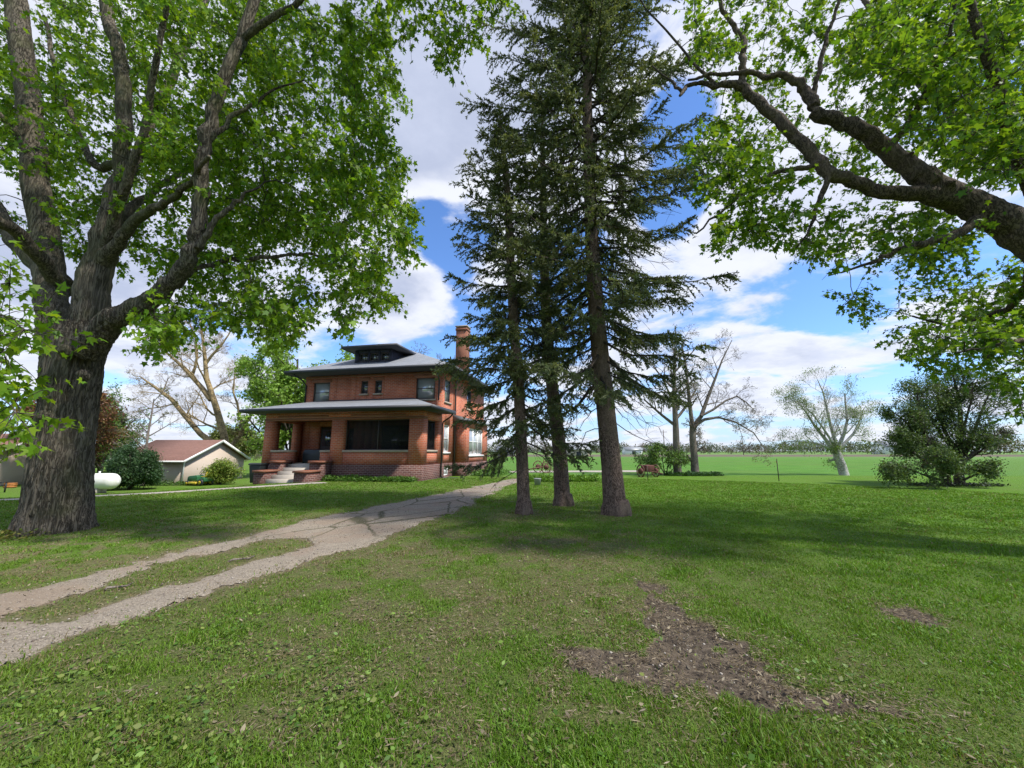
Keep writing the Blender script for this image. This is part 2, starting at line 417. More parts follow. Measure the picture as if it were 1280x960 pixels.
DIRTY = [[G(*p) for p in q] for q in ([(240,780),(330,770),(420,790),(470,820),(420,850),(330,850),(270,830)], [(500,795),(560,792),(570,808),(510,812)],
                                      [(640,700),(760,690),(820,720),(800,800),(720,800),(660,760)], [(920,715),(1040,725),(1050,745),(950,735)],
                                      [(520,890),(640,880),(680,960),(540,965)], [(160,820),(260,800),(300,860),(200,880)])]

def fields(x, y):
    """soil, dry, drive distance, field, brown field masks"""
    P = np.stack([x, y], -1); r = np.hypot(x, y)
    wob = (n2d(x, y, 1.6, 3, 11) - 0.5)
    dd = sdf_poly(P, DRIVE); dm = sdf_poly(P, MEDP)
    drive = np.maximum(dd, -dm) + wob * 0.7 + (n2d(x, y, 7.0, 3, 23) - .5) * .28
    soil = np.zeros(len(x)); fine = n2d(x, y, 7.0, 3, 21) - 0.5
    for k, q in enumerate(SOILS):
        d = sdf_poly(P, q) + wob * 0.2 + fine * 0.42
        soil = np.maximum(soil, 1 - sst(-0.10, 0.06, d))
    soil = soil * (1 - .85 * sst(.50, .62, n2d(x, y, 2.4, 3, 25)) * sst(.38, .6, n2d(x, y, 9., 2, 26)))
    thin = n2d(x, y, 1.1, 4, 31); 
    dry = sst(0.36, 0.52, n2d(x, y, 0.6, 4, 41)) * sst(0.38, 0.54, n2d(x, y, 2.6, 4, 31)) * sst(3.8, .6, x) * 1.0
    dry = np.maximum(dry, .55 * sst(.52, .64, n2d(x, y, 3.4, 4, 35)) * sst(4.5, 2, x))
    for q in DIRTY:
        d = sdf_poly(P, q) + wob * 0.7
        dry = np.maximum(dry, 0.95 * (1 - sst(-0.35, 0.25, d)) * sst(0.35, 0.58, n2d(x, y, 3.2, 3, 51)))
    dry = np.maximum(dry, (1 - sst(0.05, 0.9, drive)) * sst(0.3, 0.6, thin) * 0.9)
    for (bx, by) in ((.3, 10.3), (1.5, 11.9), (2.65, 10.3), (20.2, 18.4), (-8.9, 8.0)):
        dry = np.maximum(dry, .9 * np.exp(-(np.hypot(x - bx, y - by) / .95) ** 2))
    dry = np.maximum(dry, .75 * (dm < .25) * sst(.36, .58, n2d(x, y, 1.8, 3, 36)))
    dry = dry * (1 - 0.75 * sst(9, 14, r))
    dry[(x > 2.6)] *= 0.35
    fld = sst(26.2, 26.9, y + 0.03 * x + wob * 0.6) * sst(-6, -2, x - 2)
    brn = sst(112, 116, y + wob * 3) * (1 - sst(180, 190, y)) * sst(-40, -30, x)
    return soil, dry, drive, fld, brn

def build_ground():
    rr = np.concatenate([[0.01], np.geomspace(0.7, 40, 330), np.geomspace(41, 5200, 130)])
    fa = np.radians(np.concatenate([np.linspace(-64, 64, 560), np.linspace(66, 294, 90)]))
    A, R = np.meshgrid(fa, rr); x = (R * np.sin(A)).ravel(); y = (R * np.cos(A)).ravel()
    z = tz(x, y)
    soil, dry, drive, fld, brn = fields(x, y)
    r = R.ravel()
    near = 1 - sst(14, 22, r)
    z += near * 0.034 * (n2d(x, y, 5, 4, 61) - 0.5) * (1 + 2 * soil) - soil * 0.03
    z -= (drive < 0.1) * 0.012
    m = len(fa); idx = np.arange(len(rr) * m).reshape(len(rr), m); nx = np.roll(idx, -1, 1)
    Fq = np.stack([idx[:-1], idx[1:], nx[1:], nx[:-1]], -1).reshape(-1, 4)
    mt, t, out = new_mat('ground')
    g = lambda nm: t.add('ShaderNodeAttribute', attribute_name=nm).outputs['Fac']
    oc = t.add('ShaderNodeTexCoord').outputs['Object']
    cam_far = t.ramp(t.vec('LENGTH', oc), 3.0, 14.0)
    fine = t.noise(oc, 38, 5, 0.7); mid = t.noise(oc, 6, 5, 0.65); big = t.noise(oc, 0.45, 5, 0.6); streak = t.noise(t.scale(oc, 0.5, 3.2, 1), 1.0, 6, 0.7)
    lawn = t.mix(t.ramp(fine, 0.3, 0.72), (0.042, 0.095, 0.010), (0.135, 0.26, 0.020))
    lawn = t.mix(t.math('MULTIPLY', t.ramp(big, 0.42, 0.62), 0.6), lawn, (0.10, 0.165, 0.026))
    lawn = t.mix(t.math('MULTIPLY', t.ramp(mid, 0.5, 0.75), 0.45), lawn, (0.045, 0.10, 0.012))
    lawn = t.mix(t.math('MULTIPLY', t.ramp(streak, 0.52, 0.72), 0.45), lawn, (0.13, 0.17, 0.045))
    thatch = t.noise(t.vec('ADD', oc, t.vec('MULTIPLY', t.add('ShaderNodeTexNoise').outputs['Color'], (.1, .1, 0))), 95, 5, 0.8)
    dryc = t.mix(t.ramp(t.math('ADD', t.math('MULTIPLY', thatch, .6), t.math('MULTIPLY', fine, .4)), 0.38, 0.64), (0.06, 0.052, 0.026), (0.30, 0.25, 0.145))
    c = t.mix(t.math('MULTIPLY', g('dry'), t.ramp(mid, 0.25, 0.6)), lawn, dryc)
    soilc = t.mix(t.ramp(t.noise(oc, 16, 8, 0.75), 0.3, 0.72), (0.034, 0.027, 0.021), (0.145, 0.115, 0.085))
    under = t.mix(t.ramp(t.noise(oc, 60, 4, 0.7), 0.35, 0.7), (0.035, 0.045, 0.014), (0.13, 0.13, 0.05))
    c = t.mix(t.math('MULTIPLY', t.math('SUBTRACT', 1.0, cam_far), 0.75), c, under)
    c = t.mix(t.ramp(g('soil'), 0.25, 0.7), c, soilc)
    edge = t.mix(t.ramp(fine, 0.3, 0.7), (0.13, 0.09, 0.065), (0.28, 0.22, 0.165))
    c = t.mix(g('edge'), c, edge)
    fc = t.mix(t.ramp(t.noise(t.scale(oc, 0.35, 1.6, 1), 1, 6, 0.7), 0.35, 0.65), (0.055, 0.145, 0.02), (0.105, 0.225, 0.032))
    fc = t.mix(t.math('MULTIPLY', t.ramp(t.noise(t.scale(oc, .03, .09, 1), 1, 5, .6), .42, .6), .6), fc, (0.10, 0.165, 0.035))
    fc = t.mix(t.ramp(t.vec('LENGTH', oc), 60, 220), fc, (0.13, 0.22, 0.06))
    c = t.mix(g('field'), c, fc)
    c = t.mix(g('brown'), c, t.mix(t.noise(t.scale(oc, .02, .2, 1), 1, 4), (0.10, 0.085, 0.06), (0.17, 0.14, 0.10)))
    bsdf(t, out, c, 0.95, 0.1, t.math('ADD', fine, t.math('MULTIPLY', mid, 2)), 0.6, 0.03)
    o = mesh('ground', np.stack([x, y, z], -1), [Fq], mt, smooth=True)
    edge = (1 - sst(0.02, 0.30, drive + 0.15)) * near
    for nm, v in (('soil', soil), ('dry', dry), ('edge', edge), ('field', fld), ('brown', brn)):
        o.data.attributes.new(nm, 'FLOAT', 'POINT').data.foreach_set('value', v.astype(np.float32))
    kind(o, 'structure')

build_ground()

def ribbon(name, mask_fn, x0, x1, y0, y1, step, mat, dz, kd='structure', micro=0.0):
    xs = np.arange(x0, x1, step); ys = np.arange(y0, y1, step)
    X, Y = np.meshgrid(xs, ys); x = X.ravel(); y = Y.ravel()
    m = mask_fn(x, y)
    nx_, ny_ = len(xs), len(ys); idx = np.arange(nx_ * ny_).reshape(ny_, nx_)
    q = np.stack([idx[:-1, :-1], idx[:-1, 1:], idx[1:, 1:], idx[1:, :-1]], -1).reshape(-1, 4)
    keep = m[q].mean(1) < 0
    q = q[keep]; used, inv = np.unique(q, return_inverse=True); q = inv.reshape(-1, 4)
    x, y = x[used], y[used]
    z = tz(x, y) + dz + micro * (n2d(x, y, 9, 3, 71) - 0.5) - 0.02 * sst(-0.12, 0.02, m[used])
    o = mesh(name, np.stack([x, y, z], -1), [q], mat, smooth=True)
    if kd: kind(o, kd)
    return o

def drive_mat():
    m, t, out = new_mat('driveway'); oc = t.add('ShaderNodeTexCoord').outputs['Object']
    fine = t.noise(oc, 55, 5, 0.75); mid = t.noise(oc, 4, 5, 0.65); big = t.noise(oc, 0.8, 4)
    c = t.mix(t.ramp(fine, 0.3, 0.75), (0.13, 0.105, 0.08), (0.40, 0.345, 0.275))
    c = t.mix(t.math('MULTIPLY', t.ramp(mid, 0.45, 0.7), 0.5), c, (0.33, 0.28, 0.215))
    c = t.mix(t.math('MULTIPLY', t.ramp(big, 0.48, 0.6), 0.55), c, (0.25, 0.185, 0.135))
    s = t.add('ShaderNodeSeparateXYZ'); t.put(s.inputs[0], oc)
    # joints and cracks of the concrete part
    mp = t.add('ShaderNodeMapping'); t.put(mp.inputs[0], oc); mp.inputs['Rotation'].default_value = (0, 0, math.radians(16))
    vo = t.add('ShaderNodeTexVoronoi', feature='DISTANCE_TO_EDGE'); vo.inputs['Scale'].default_value = 0.75
    wv = t.vec('ADD', mp.outputs[0], t.vec('MULTIPLY', t.add('ShaderNodeTexNoise').outputs['Color'], (0.5, 0.5, 0)))
    t.put(vo.inputs['Vector'], t.vec('MULTIPLY', wv, (1.3, 0.55, 0)))
    crack = t.math('SUBTRACT', 1.0, t.ramp(vo.outputs[0], 0.008, 0.03)); wherec = t.ramp(s.outputs[1], 6.5, 8.5)
    c = t.mix(t.math('MULTIPLY', t.math('MULTIPLY', crack, wherec), 0.85), c, (0.06, 0.06, 0.03))
    h = t.math('ADD', fine, mid)
    bsdf(t, out, c, 0.95, 0.15, h, 0.7, 0.02); return m
M['drive'] = drive_mat()
ribbon('driveway', lambda x, y: fields(x, y)[2], -16, 2, -2, 23.5, 0.06, M['drive'], 0.010, micro=0.012)

def path_mask(pts, wd, seed=0):
    pts = [np.array(p, float) for p in pts]
    def f(x, y):
        P = np.stack([x, y], -1); d = np.full(len(x), 1e9)
        for a, b in zip(pts[:-1], pts[1:]):
            e = b - a; t = np.clip(((P - a) @ e) / (e @ e), 0, 1); q = P - a - t[:, None] * e
            d = np.minimum(d, np.hypot(q[:, 0], q[:, 1]))
        return d - wd + 0.10 * (n2d(x, y, 2.5, 3, 80 + seed) - 0.5)
    return f
M['path'] = simple('path_concrete', (0.36, 0.32, 0.27), 0.92, 0.15, 0.25, 4, bump=0.4)
SIDEWALK = [(-30, 5.2), (-13.1, 10.9), (-12.0, 13.2), (-11.3, 15.6), (-10.5, 18.3), (-9.9, 19.6)]
# the narrow walk runs from the steps to the left of the picture
SW0 = [(-9.6, 19.9), (-10.9, 18.6), (-14.2, 15.7), (-19, 12.6), (-34, 4.5)]
SWF = path_mask(SW0, 0.42)
ribbon('path', SWF, -34, -8, 4, 21, 0.11, M['path'], 0.03)
PADF = path_mask([(0.2, 30.5), (9.6, 31.5)], 1.1, 3)
ribbon('concrete_pad', PADF, -1.5, 11.5, 28.5, 34, 0.15, M['path'], 0.03)

# ------------------------------------------------------------------ grass, weeds, litter
def scatter(n_try, rmin, rmax, power, amax=58):
    """points in the wedge the picture sees, thinner with distance"""
    u = rng.random(n_try); k = 2 - power
    r = (rmin ** k + u * (rmax ** k - rmin ** k)) ** (1 / k)
    a = np.radians(rng.uniform(-amax, amax, n_try))
    return r * np.sin(a), r * np.cos(a), r

def build_grass():
    x, y, r = scatter(900000, 1.3, 24, 1.55)
    ok = (y > 0.9) & (y < 24); x, y, r = x[ok], y[ok], r[ok]
    soil, dry, drive, fld, brn = fields(x, y)
    hgt_n = n2d(x, y, 0.9, 3, 91); tuft = n2d(x, y, 4.5, 3, 92)
    p = (1 - 0.985 * sst(0.15, 0.6, soil)) * (1 - 0.62 * dry) * np.maximum(sst(-0.02, 0.2, drive), .10 * sst(-.45, 0, drive) + .012) * (0.45 + 0.55 * sst(0.3, 0.6, tuft))
    p *= (PADF(x, y) > 0) * (SWF(x, y) > 0)
    keep = rng.random(len(x)) < p
    x, y, r, dry, tuft, hgt_n, drive, soil = [v[keep] for v in (x, y, r, dry, tuft, hgt_n, drive, soil)]
    n = len(x)
    h = (0.014 + 0.030 * tuft * rng.random(n) + 0.015 * rng.random(n)) * (0.65 + 0.7 * hgt_n) * (1 - 0.35 * dry)
    h *= 1 + 0.9 * (rng.random(n) < 0.03) + .7 * sst(.60, .74, n2d(x, y, 2.2, 3, 97))
    wd = np.maximum(0.0028, 0.00068 * r) * rng.uniform(0.7, 1.3, n)
    a = rng.uniform(0, 2 * np.pi, n); lean = rng.uniform(0.1, 1.15, n); la = rng.uniform(0, 2 * np.pi, n)
    z = tz(x, y) - 0.006
    b = np.stack([x, y, z], -1)
    u = np.stack([np.cos(a), np.sin(a), np.zeros(n)], -1) * wd[:, None]
    L = np.stack([np.cos(la) * lean, np.sin(la) * lean, np.zeros(n)], -1)
    mid = b + (np.array([0, 0, 0.6]) + L * 0.3) * h[:, None]
    tip = b + (np.array([0, 0, 0.9]) + L * 0.95) * h[:, None]
    V = np.stack([b - u, b + u, mid + u * 0.8, mid - u * 0.8, tip], 1).reshape(-1, 3)
    i = np.arange(n)[:, None] * 5
    Fq = i + np.array([[0, 1, 2, 3]]); Ft = i + np.array([[3, 2, 4]])
    q = rng.random(n); hue = n2d(x, y, 0.35, 3, 93)
    yel = np.clip(0.9 * sst(0.45, 0.75, n2d(x, y, 0.8, 3, 94)) + 0.9 * (1 - sst(0.1, 1.3, drive)) * (x < -1.5) , 0, 1)
    g0 = np.array([0.066, 0.15, 0.009]); g1 = np.array([0.175, 0.33, 0.022]); straw = np.array([0.30, 0.235, 0.12]); olive = np.array([0.15, 0.155, 0.03])
    c = g0 + (g1 - g0) * (0.65 * q + 0.35 * hue)[:, None]
    c = c + (olive - c) * (yel * 0.55 * rng.random(n))[:, None]
    isstraw = rng.random(n) < (0.05 + 0.5 * dry + 0.45 * soil)
    lf = np.clip((1.2 - x) / 3, 0, 1) * rng.random(n) * .55
    c = c + (np.array([0.115, 0.165, 0.02]) - c) * lf[:, None]
    c[isstraw] = straw * rng.uniform(0.5, 1.1, (isstraw.sum(), 1))
    c = np.repeat(c, 5, 0)
    kind(mesh('grass', V, [Fq, Ft], M['grass'], col_attr=c), 'stuff')
build_grass()

def ground_leaves(name, n_try, rmin, rmax, power, dens, size, shape, cols, up=0.9, zoff=0.02, seed=1, cup=0.2):
    x, y, r = scatter(n_try, rmin, rmax, power)
    soil, dry, drive, fld, brn = fields(x, y)
    keep = rng.random(len(x)) < dens(x, y, r, soil, dry, drive)
    x, y, r = x[keep], y[keep], r[keep]; n = len(x)
    C = np.stack([x, y, tz(x, y) + zoff * rng.uniform(0.2, 1.3, n)], -1)
    a = rng.uniform(0, 2 * np.pi, n); el = rng.uniform(-0.2, 1.0, n) * (1 - up) * 2
    d = np.stack([np.cos(a), np.sin(a), el], -1)
    nr = unit(np.stack([rng.normal(0, .35, n), rng.normal(0, .35, n), np.ones(n)], -1))
    s = size[0] + (size[1] - size[0]) * rng.random(n) ** 2
    V, Fi = leaves(C, d, nr, s, shape, cup)
    cc = np.array(cols)[rng.integers(0, len(cols), n)] * rng.uniform(0.7, 1.25, (n, 1))
    kind(mesh(name, V, [Fi], M['leaf_generic'], col_attr=np.repeat(cc, len(shape), 0)), 'stuff')

WEED = [[G(*p) for p in q] for q in ([(0,820),(200,770),(330,750),(400,790),(420,860),(480,960),(300,1010),(-200,1010),(-200,850)],)]
def weed_d(x, y, r, soil, dry, drive):
    P = np.stack([x, y], -1); d = sdf_poly(P, WEED[0])
    base = (1 - sst(-0.3, 0.5, d)) * .62 * sst(0.40, 0.60, n2d(x, y, 2.6, 3, 101))
    other = 0.06 * sst(0.5, 0.66, n2d(x, y, 2.2, 3, 102)) * (r < 8) + 0.15 * sst(0.6, 0.7, n2d(x, y, 1.4, 3, 103)) * (r < 7)
    return np.maximum(base, other) * (drive > 0.12) * (1 - 0.75 * soil)
ground_leaves('broadleaf_weeds', 75000, 1.4, 9, 1.2, weed_d, (0.016, 0.045), OVAL * [1.3, 1],
              [(0.10, 0.20, 0.03), (0.07, 0.15, 0.02), (0.17, 0.27, 0.05), (0.11, 0.17, 0.025), (0.20, 0.24, 0.06)], up=0.6, zoff=0.04)
def clover_d(x, y, r, soil, dry, drive):
    return 0.4 * sst(0.5, 0.62, n2d(x, y, 3.0, 3, 111)) * (drive > 0.12) * (1 - soil) * (x > 1.5) + 0.12 * (drive > .1) * (1 - soil)
ground_leaves('clover', 55000, 1.4, 8, 1.3, clover_d, (0.010, 0.022), ROUND * [0.8, 1],
              [(0.10, 0.20, 0.03), (0.14, 0.25, 0.035), (0.08, 0.17, 0.02)], up=0.6, zoff=0.04)
def litter_d(x, y, r, soil, dry, drive):
    return np.clip(0.04 + 0.55 * soil * sst(0.4, 0.55, n2d(x, y, 3.5, 3, 121)) + 0.30 * dry, 0, 1) * (drive > -0.1) + 0.025 * (drive < 0)
ground_leaves('leaf_litter', 70000, 1.4, 11, 1.3, litter_d, (0.014, 0.042), OVAL,
              [(0.16, 0.125, 0.08), (0.24, 0.195, 0.125), (0.10, 0.08, 0.052), (0.32, 0.27, 0.18), (0.19, 0.15, 0.095)], up=0.8, zoff=0.03, cup=0.9)
def straw_d(x, y, r, soil, dry, drive):
    P = np.stack([x, y], -1)
    rim = 0 * x
    for q in SOILS:
        sd = sdf_poly(P, q); rim = np.maximum(rim, np.exp(-(sd / 0.15) ** 2) + .55 * (sd < 0) * sst(2.9, 3.5, y + .35 * (x - 1)))
    return np.clip(rim * 1.2 * sst(0.40, 0.62, n2d(x, y, 2.8, 3, 131)), 0, 1) + 0.015 + .45 * fields(x, y)[1] * (fields(x, y)[2] > 0)
ground_leaves('straw', 150000, 1.5, 10, 1.2, straw_d, (0.02, 0.07), THIN * [0.8, 1],
              [(0.32, 0.26, 0.17), (0.24, 0.19, 0.12), (0.17, 0.125, 0.08)], up=0.9, zoff=0.025)

# pebbles and clods
def pebbles():
    x, y, r = scatter(60000, 1.5, 14, 1.2)
    soil, dry, drive, fld, brn = fields(x, y)
    p = 0.12 * soil + 0.45 * (drive < 0.08) + 0.002
    k = rng.random(len(x)) < p; x, y = x[k], y[k]; n = len(x)
    s = 0.004 + 0.014 * rng.random(n) ** 3
    o8 = np.array([(1,0,0),(0,1,0),(-1,0,0),(0,-1,0),(0,0,.7),(0,0,-.6)], float)
    V = np.stack([x, y, tz(x, y) + s * 0.3 + 0.008], -1)[:, None] + s[:, None, None] * o8[None] * rng.uniform(0.6, 1.3, (n, 6, 1))
    f = np.array([(0,1,4),(1,2,4),(2,3,4),(3,0,4),(1,0,5),(2,1,5),(3,2,5),(0,3,5)])
    Fi = (np.arange(n)[:, None, None] * 6 + f[None]).reshape(-1, 3)
    c = np.array([(0.27,0.23,0.19),(0.17,0.135,0.11),(0.34,0.30,0.25)])[rng.integers(0, 3, n)]
    m, t, out = new_mat('pebble'); bsdf(t, out, t.add('ShaderNodeAttribute', attribute_name='col').outputs['Color'], 0.9, 0.2)
    kind(mesh('gravel', V.reshape(-1, 3), [Fi], m, col_attr=np.repeat(c, 6, 0)), 'stuff')
pebbles()

# ------------------------------------------------------------------ the brick house
AZ = math.atan(105 / math.hypot(F, HY)); C0 = G(526, 602)
def house():
    H = thing('brick_house', 'two-storey red brick house with hipped grey roof, dormer and deep front porch', 'house', (C0[0], C0[1], -0.05), -AZ)
    W0, W1, Y0, Y1, ZE = -9.55, 0.0, 2.6, 11.6, 6.42
    def wallx(mb, x0, x1, y0, y1, z0, z1, holes):      # wall along x
        xs = sorted({x0, x1, *[v for h in holes for v in h[:2]]}); 
        for a, b in zip(xs[:-1], xs[1:]):
            hs = sorted([(h[2], h[3]) for h in holes if h[0] <= a + 1e-6 and h[1] >= b - 1e-6]); z = z0
            for (p, q) in hs:
                if p > z: mb.box(a, b, y0, y1, z, p)
                z = q
            if z < z1: mb.box(a, b, y0, y1, z, z1)
    def wally(mb, y0, y1, x0, x1, z0, z1, holes):
        ys = sorted({y0, y1, *[v for h in holes for v in h[:2]]})
        for a, b in zip(ys[:-1], ys[1:]):
            hs = sorted([(h[2], h[3]) for h in holes if h[0] <= a + 1e-6 and h[1] >= b - 1e-6]); z = z0
            for (p, q) in hs:
                if p > z: mb.box(x0, x1, a, b, z, p)
                z = q
            if z < z1: mb.box(x0, x1, a, b, z, z1)
    T = 0.28
    front = [(-8.95, -7.75, 4.68, 6.0), (-5.52, -5.02, 5.17, 6.0), (-4.55, -4.05, 5.17, 6.0), (-1.75, -0.50, 4.72, 6.05)]
    ground_f = [(-8.25, -7.2, 1.0, 3.15), (-6.2, -5.8, 1.7, 3.0), (-3.9, -1.5, 1.25, 3.15)]
    # bay on the right side
    side = [(2.95, 3.95, 4.6, 6.0), (3.0, 3.95, 1.55, 3.2), (7.2, 8.3, 4.6, 6.0)]
    wl = MB(); wallx(wl, W0, W1, Y0, Y0 + T, 0.9, ZE, front + ground_f)
    wally(wl, Y0 + T, Y1, W1 - T, W1, 0.9, ZE, side)
    wally(wl, Y0 + T, Y1, W0, W0 + T, 0.9, ZE, [(5, 6.2, 4.6, 6.0), (5, 6.2, 1.6, 3.2), (8, 9.2, 4.6, 6.0)])
    wallx(wl, W0 + T, W1 - T, Y1 - T, Y1, 0.9, ZE, [(-7, -5.8, 4.6, 6), (-3.5, -2.3, 4.6, 6)])
    wl.build('wall', M['brick'], H)
    fd = MB(); wallx(fd, W0 - .02, W1 + .02, Y0 - .02, Y0 + T, -0.5, 0.9, [])
    wally(fd, Y0 + T, Y1 + .02, W1 - T, W1 + .02, -0.5, 0.9, [(3.1, 3.9, 0.15, 0.68)])
    wally(fd, Y0 + T, Y1 + .02, W0 - .02, W0 + T, -0.5, 0.9, []); wallx(fd, W0 + T, W1 - T, Y1 - T, Y1 + .02, -0.5, 0.9, [])
    # porch plinth
    wallx(fd, -9.88, 0.03, -0.03, 0.3, -0.5, 0.89, []); wally(fd, 0.3, 2.57, -0.3, 0.03, -0.5, 0.89, []); wally(fd, 0.3, 2.57, -9.88, -9.55, -0.5, 0.89, [])
    fd.build('foundation', M['brick_dark'], H)
    it = MB(); it.box(W0 + 1.1, W1 - 1.1, Y0 + 1.3, Y1 - 1.2, 0.95, 6.3); it.build('interior', M['dark_in'], H)
    # side bay
    by = MB(); wallx(by, 0.003, 0.85, 4.62, 4.9, 0.9, 3.55, []); wally(by, 4.9, 9.7, 0.57, 0.85, 0.9, 3.55, [(5.3, 8.5, 1.35, 3.1)]); wallx(by, 0.003, 0.57, 9.42, 9.7, 0.9, 3.55, [])
    by.build('bay_wall', M['brick'], H)
    bf = MB(); wallx(bf, 0.023, 0.87, 4.6, 4.9, -0.5, 0.9, []); wally(bf, 4.9, 9.72, 0.57, 0.87, -0.5, 0.9, [(5.2, 5.9, 0.2, 0.7), (7.6, 8.3, 0.2, 0.7)]); wallx(bf, 0.023, 0.57, 9.42, 9.72, -0.5, 0.9, [])
    bf.build('bay_foundation', M['brick_dark'], H)
    br = MB(); br.prism([(0.0, 3.95), (1.15, 3.6), (1.15, 3.5), (0.0, 3.5)], 4.4, 9.95); br.build('bay_roof', M['shingle'], H)
    # pillars
    def pillar(x0, x1, y0, y1):
        p = MB(); p.box(x0, x1, y0, y1, 0.885, 3.32); p.build('porch_pillar', M['brick'], H)
    pillar(-9.85, -9.30, 0, .55); pillar(-5.46, -4.70, 0, .5); pillar(-0.78, 0, 0, .62); pillar(-0.45, 0, 2.1, 2.59); pillar(-9.85, -9.45, 2.15, 2.59)
    for (a, b, c, d) in ((-9.30, -7.95, .04, .42), (-6.10, -5.46, .04, .42), (-4.70, -.78, .04, .42), (-.42, -.04, .62, 2.1), (-9.81, -9.45, .55, 2.15)):
        pw = MB(); pw.box(a, b, c, d, 0.885, 1.55); pp = pw.build('porch_parapet', M['brick'], H)      # low walls between the pillars
        e, g = (0, .06) if d < .5 else (.05, 0)
        cp = MB(); cp.box(a - e, b + e, c - g, d + g, 1.55, 1.66); cp.build('cap', M['stone'], pp)
    for (q, nm) in (((-4.70, -.78, .28, .285, 1.66, 3.32), 0), ((-.24, -.235, .62, 2.1, 1.66, 3.32), 1)):
        sc_ = MB(); sc_.box(*q); so_ = sc_.build('porch_screen', M['screen'], H)
        fr = MB(); a, b, c, d, e, f = q
        if nm == 0:
            for xx in (a, -2.76, b - .05): fr.box(xx, xx + .05, c - .03, d + .03, e, f)
            fr.box(a + .05, b - .05, c - .03, d + .03, f - .05, f); fr.box(a + .05, b - .05, c - .03, d + .03, e, e + .05)
        else:
            for yy in (c, d - .05): fr.box(a - .03, b + .03, yy, yy + .05, e, f)
            fr.box(a - .03, b + .03, c + .05, d - .05, e, e + .05); fr.box(a - .03, b + .03, c + .05, d - .05, f - .05, f)
        fr.build('screen_frame', M['frame'], so_)
    bm_ = MB(); bm_.box(-9.87, .02, -.02, .5, 3.32, 3.45); bm_.build('lintel_course', M['brick_trim'], H)
    b2 = MB(); b2.box(-9.85, 0, 0, .5, 3.45, 3.78); b2.box(-.5, 0, .5, 2.59, 3.32, 3.78); b2.box(-9.85, -9.35, .5, 2.59, 3.32, 3.78); b2.build('porch_beam', M['brick'], H)
    fl = MB(); fl.box(-9.5, -.33, .3, 2.57, .78, .92); fl.box(-7.95, -6.10, -.02, .3, .893, .925); fl.build('porch_floor', M['concrete'], H)
    ce = MB(); ce.box(-9.3, -.55, .52, 2.58, 3.45, 3.5); ce.build('porch_ceiling', M['soffit'], H)
    # roofs
    def hip(name, x0, x1, y0, y1, z, s, th=.20, ridge=None, wall_y=None):
        """hipped roof over a rectangle; wall_y: it leans on a wall at that y"""
        r = MB()
        if wall_y is None:
            h = (y1 - y0) / 2; zz = z + h * s
            A = [(x0, y0, z), (x1, y0, z), (x1, y1, z), (x0, y1, z), (x0 + h, y0 + h, zz), (x1 - h, y0 + h, zz)]
            r.put(A, [np.array([[0,1,5,4],[2,3,4,5]]), np.array([[1,2,5],[3,0,4]])])
        else:
            h = wall_y - y0; zz = z + h * s
            A = [(x0, y0, z), (x1, y0, z), (x1, wall_y, z), (x0, wall_y, z), (x0 + h * .8, wall_y, zz), (x1 - h * .8, wall_y, zz)]
            r.put(A, [np.array([[0,1,5,4],[2,3,4,5]]), np.array([[1,2,5],[3,0,4]])])
        o = r.build(name, M['shingle'], H)
        f = MB(); e = 0.03; zt = z - 0.004
        y1_ = y1 if wall_y is None else wall_y
        f.box(x0 - e, x1 + e, y0 - e, y0, z - th, z + .02); f.box(x0 - e, x0, y0, y1_, z - th, z + .02); f.box(x1, x1 + e, y0, y1_, z - th, z + .02)
        if wall_y is None: f.box(x0, x1, y1_ - e, y1_, z - th, z - .01)
        fo = f.build('fascia', M['fascia'], o)
        s_ = MB(); s_.box(x0, x1, y0, y1_ - (.035 if wall_y is None else 0), z - th + .02, z - th + .05); s_.build('soffit', M['soffit'], o)
        return o
    roof = hip('roof', W0 - .85, W1 + .85, Y0 - .9, Y1 + .85, ZE + .22, .46)
    proof = hip('porch_roof', -10.75, .85, -.85, 2.6, 3.93, .26, .18, wall_y=2.597)
    # gutters
    for (x0, x1, y, z, par) in ((W0 - .85, W1 + .85, Y0 - .99, ZE + .2, roof), (-10.75, .85, -.94, 3.91, proof)):
        g = MB(); g.prism([(y - .05, z), (y - .045, z - .11), (y + .02, z - .13), (y + .055, z - .12), (y + .055, z)], x0, x1, axis=0); g.build('gutter', M['fascia'], par)
    # chimney
    ch = MB(); ch.box(-.50, .28, 6.0, 6.75, 6.4, 10.05); ch.box(-.54, .32, 5.96, 6.79, 10.05, 10.2); ch.box(-.50, .28, 6.0, 6.75, 10.2, 10.32)
    co = ch.build('chimney', M['brick_trim'], roof)
    c2 = MB(); c2.box(-.56, .34, 5.94, 6.81, 10.32, 10.39); c2.build('chimney_cap', M['stone'], co)
    # dormer
    dm = MB(); wallx(dm, -6.5, -3.85, 3.2, 3.35, 7.05, 8.2, [(-6.2, -5.55, 7.42, 7.98), (-5.42, -4.78, 7.42, 7.98), (-4.65, -4.0, 7.42, 7.98)])
    dm.box(-6.5, -6.35, 3.35, 5.6, 7.05, 8.2); dm.box(-4.0, -3.85, 3.35, 5.6, 7.05, 8.2); dm.box(-6.35, -4.0, 3.7, 3.74, 7.1, 8.1)
    do = dm.build('dormer', M['dormer'], H)
    dr = MB(); A = [(-7.1, 2.6, 8.33), (-3.2, 2.6, 8.33), (-3.2, 6.6, 8.33), (-7.1, 6.6, 8.33), (-6.1, 3.9, 8.72), (-4.2, 3.9, 8.72), (-4.2, 6.6, 8.76), (-6.1, 6.6, 8.76)]
    dr.put(A, [np.array([[0,1,5,4],[1,2,6,5],[3,0,4,7],[4,5,6,7]])]); dr.build('dormer_roof', M['shingle'], do)
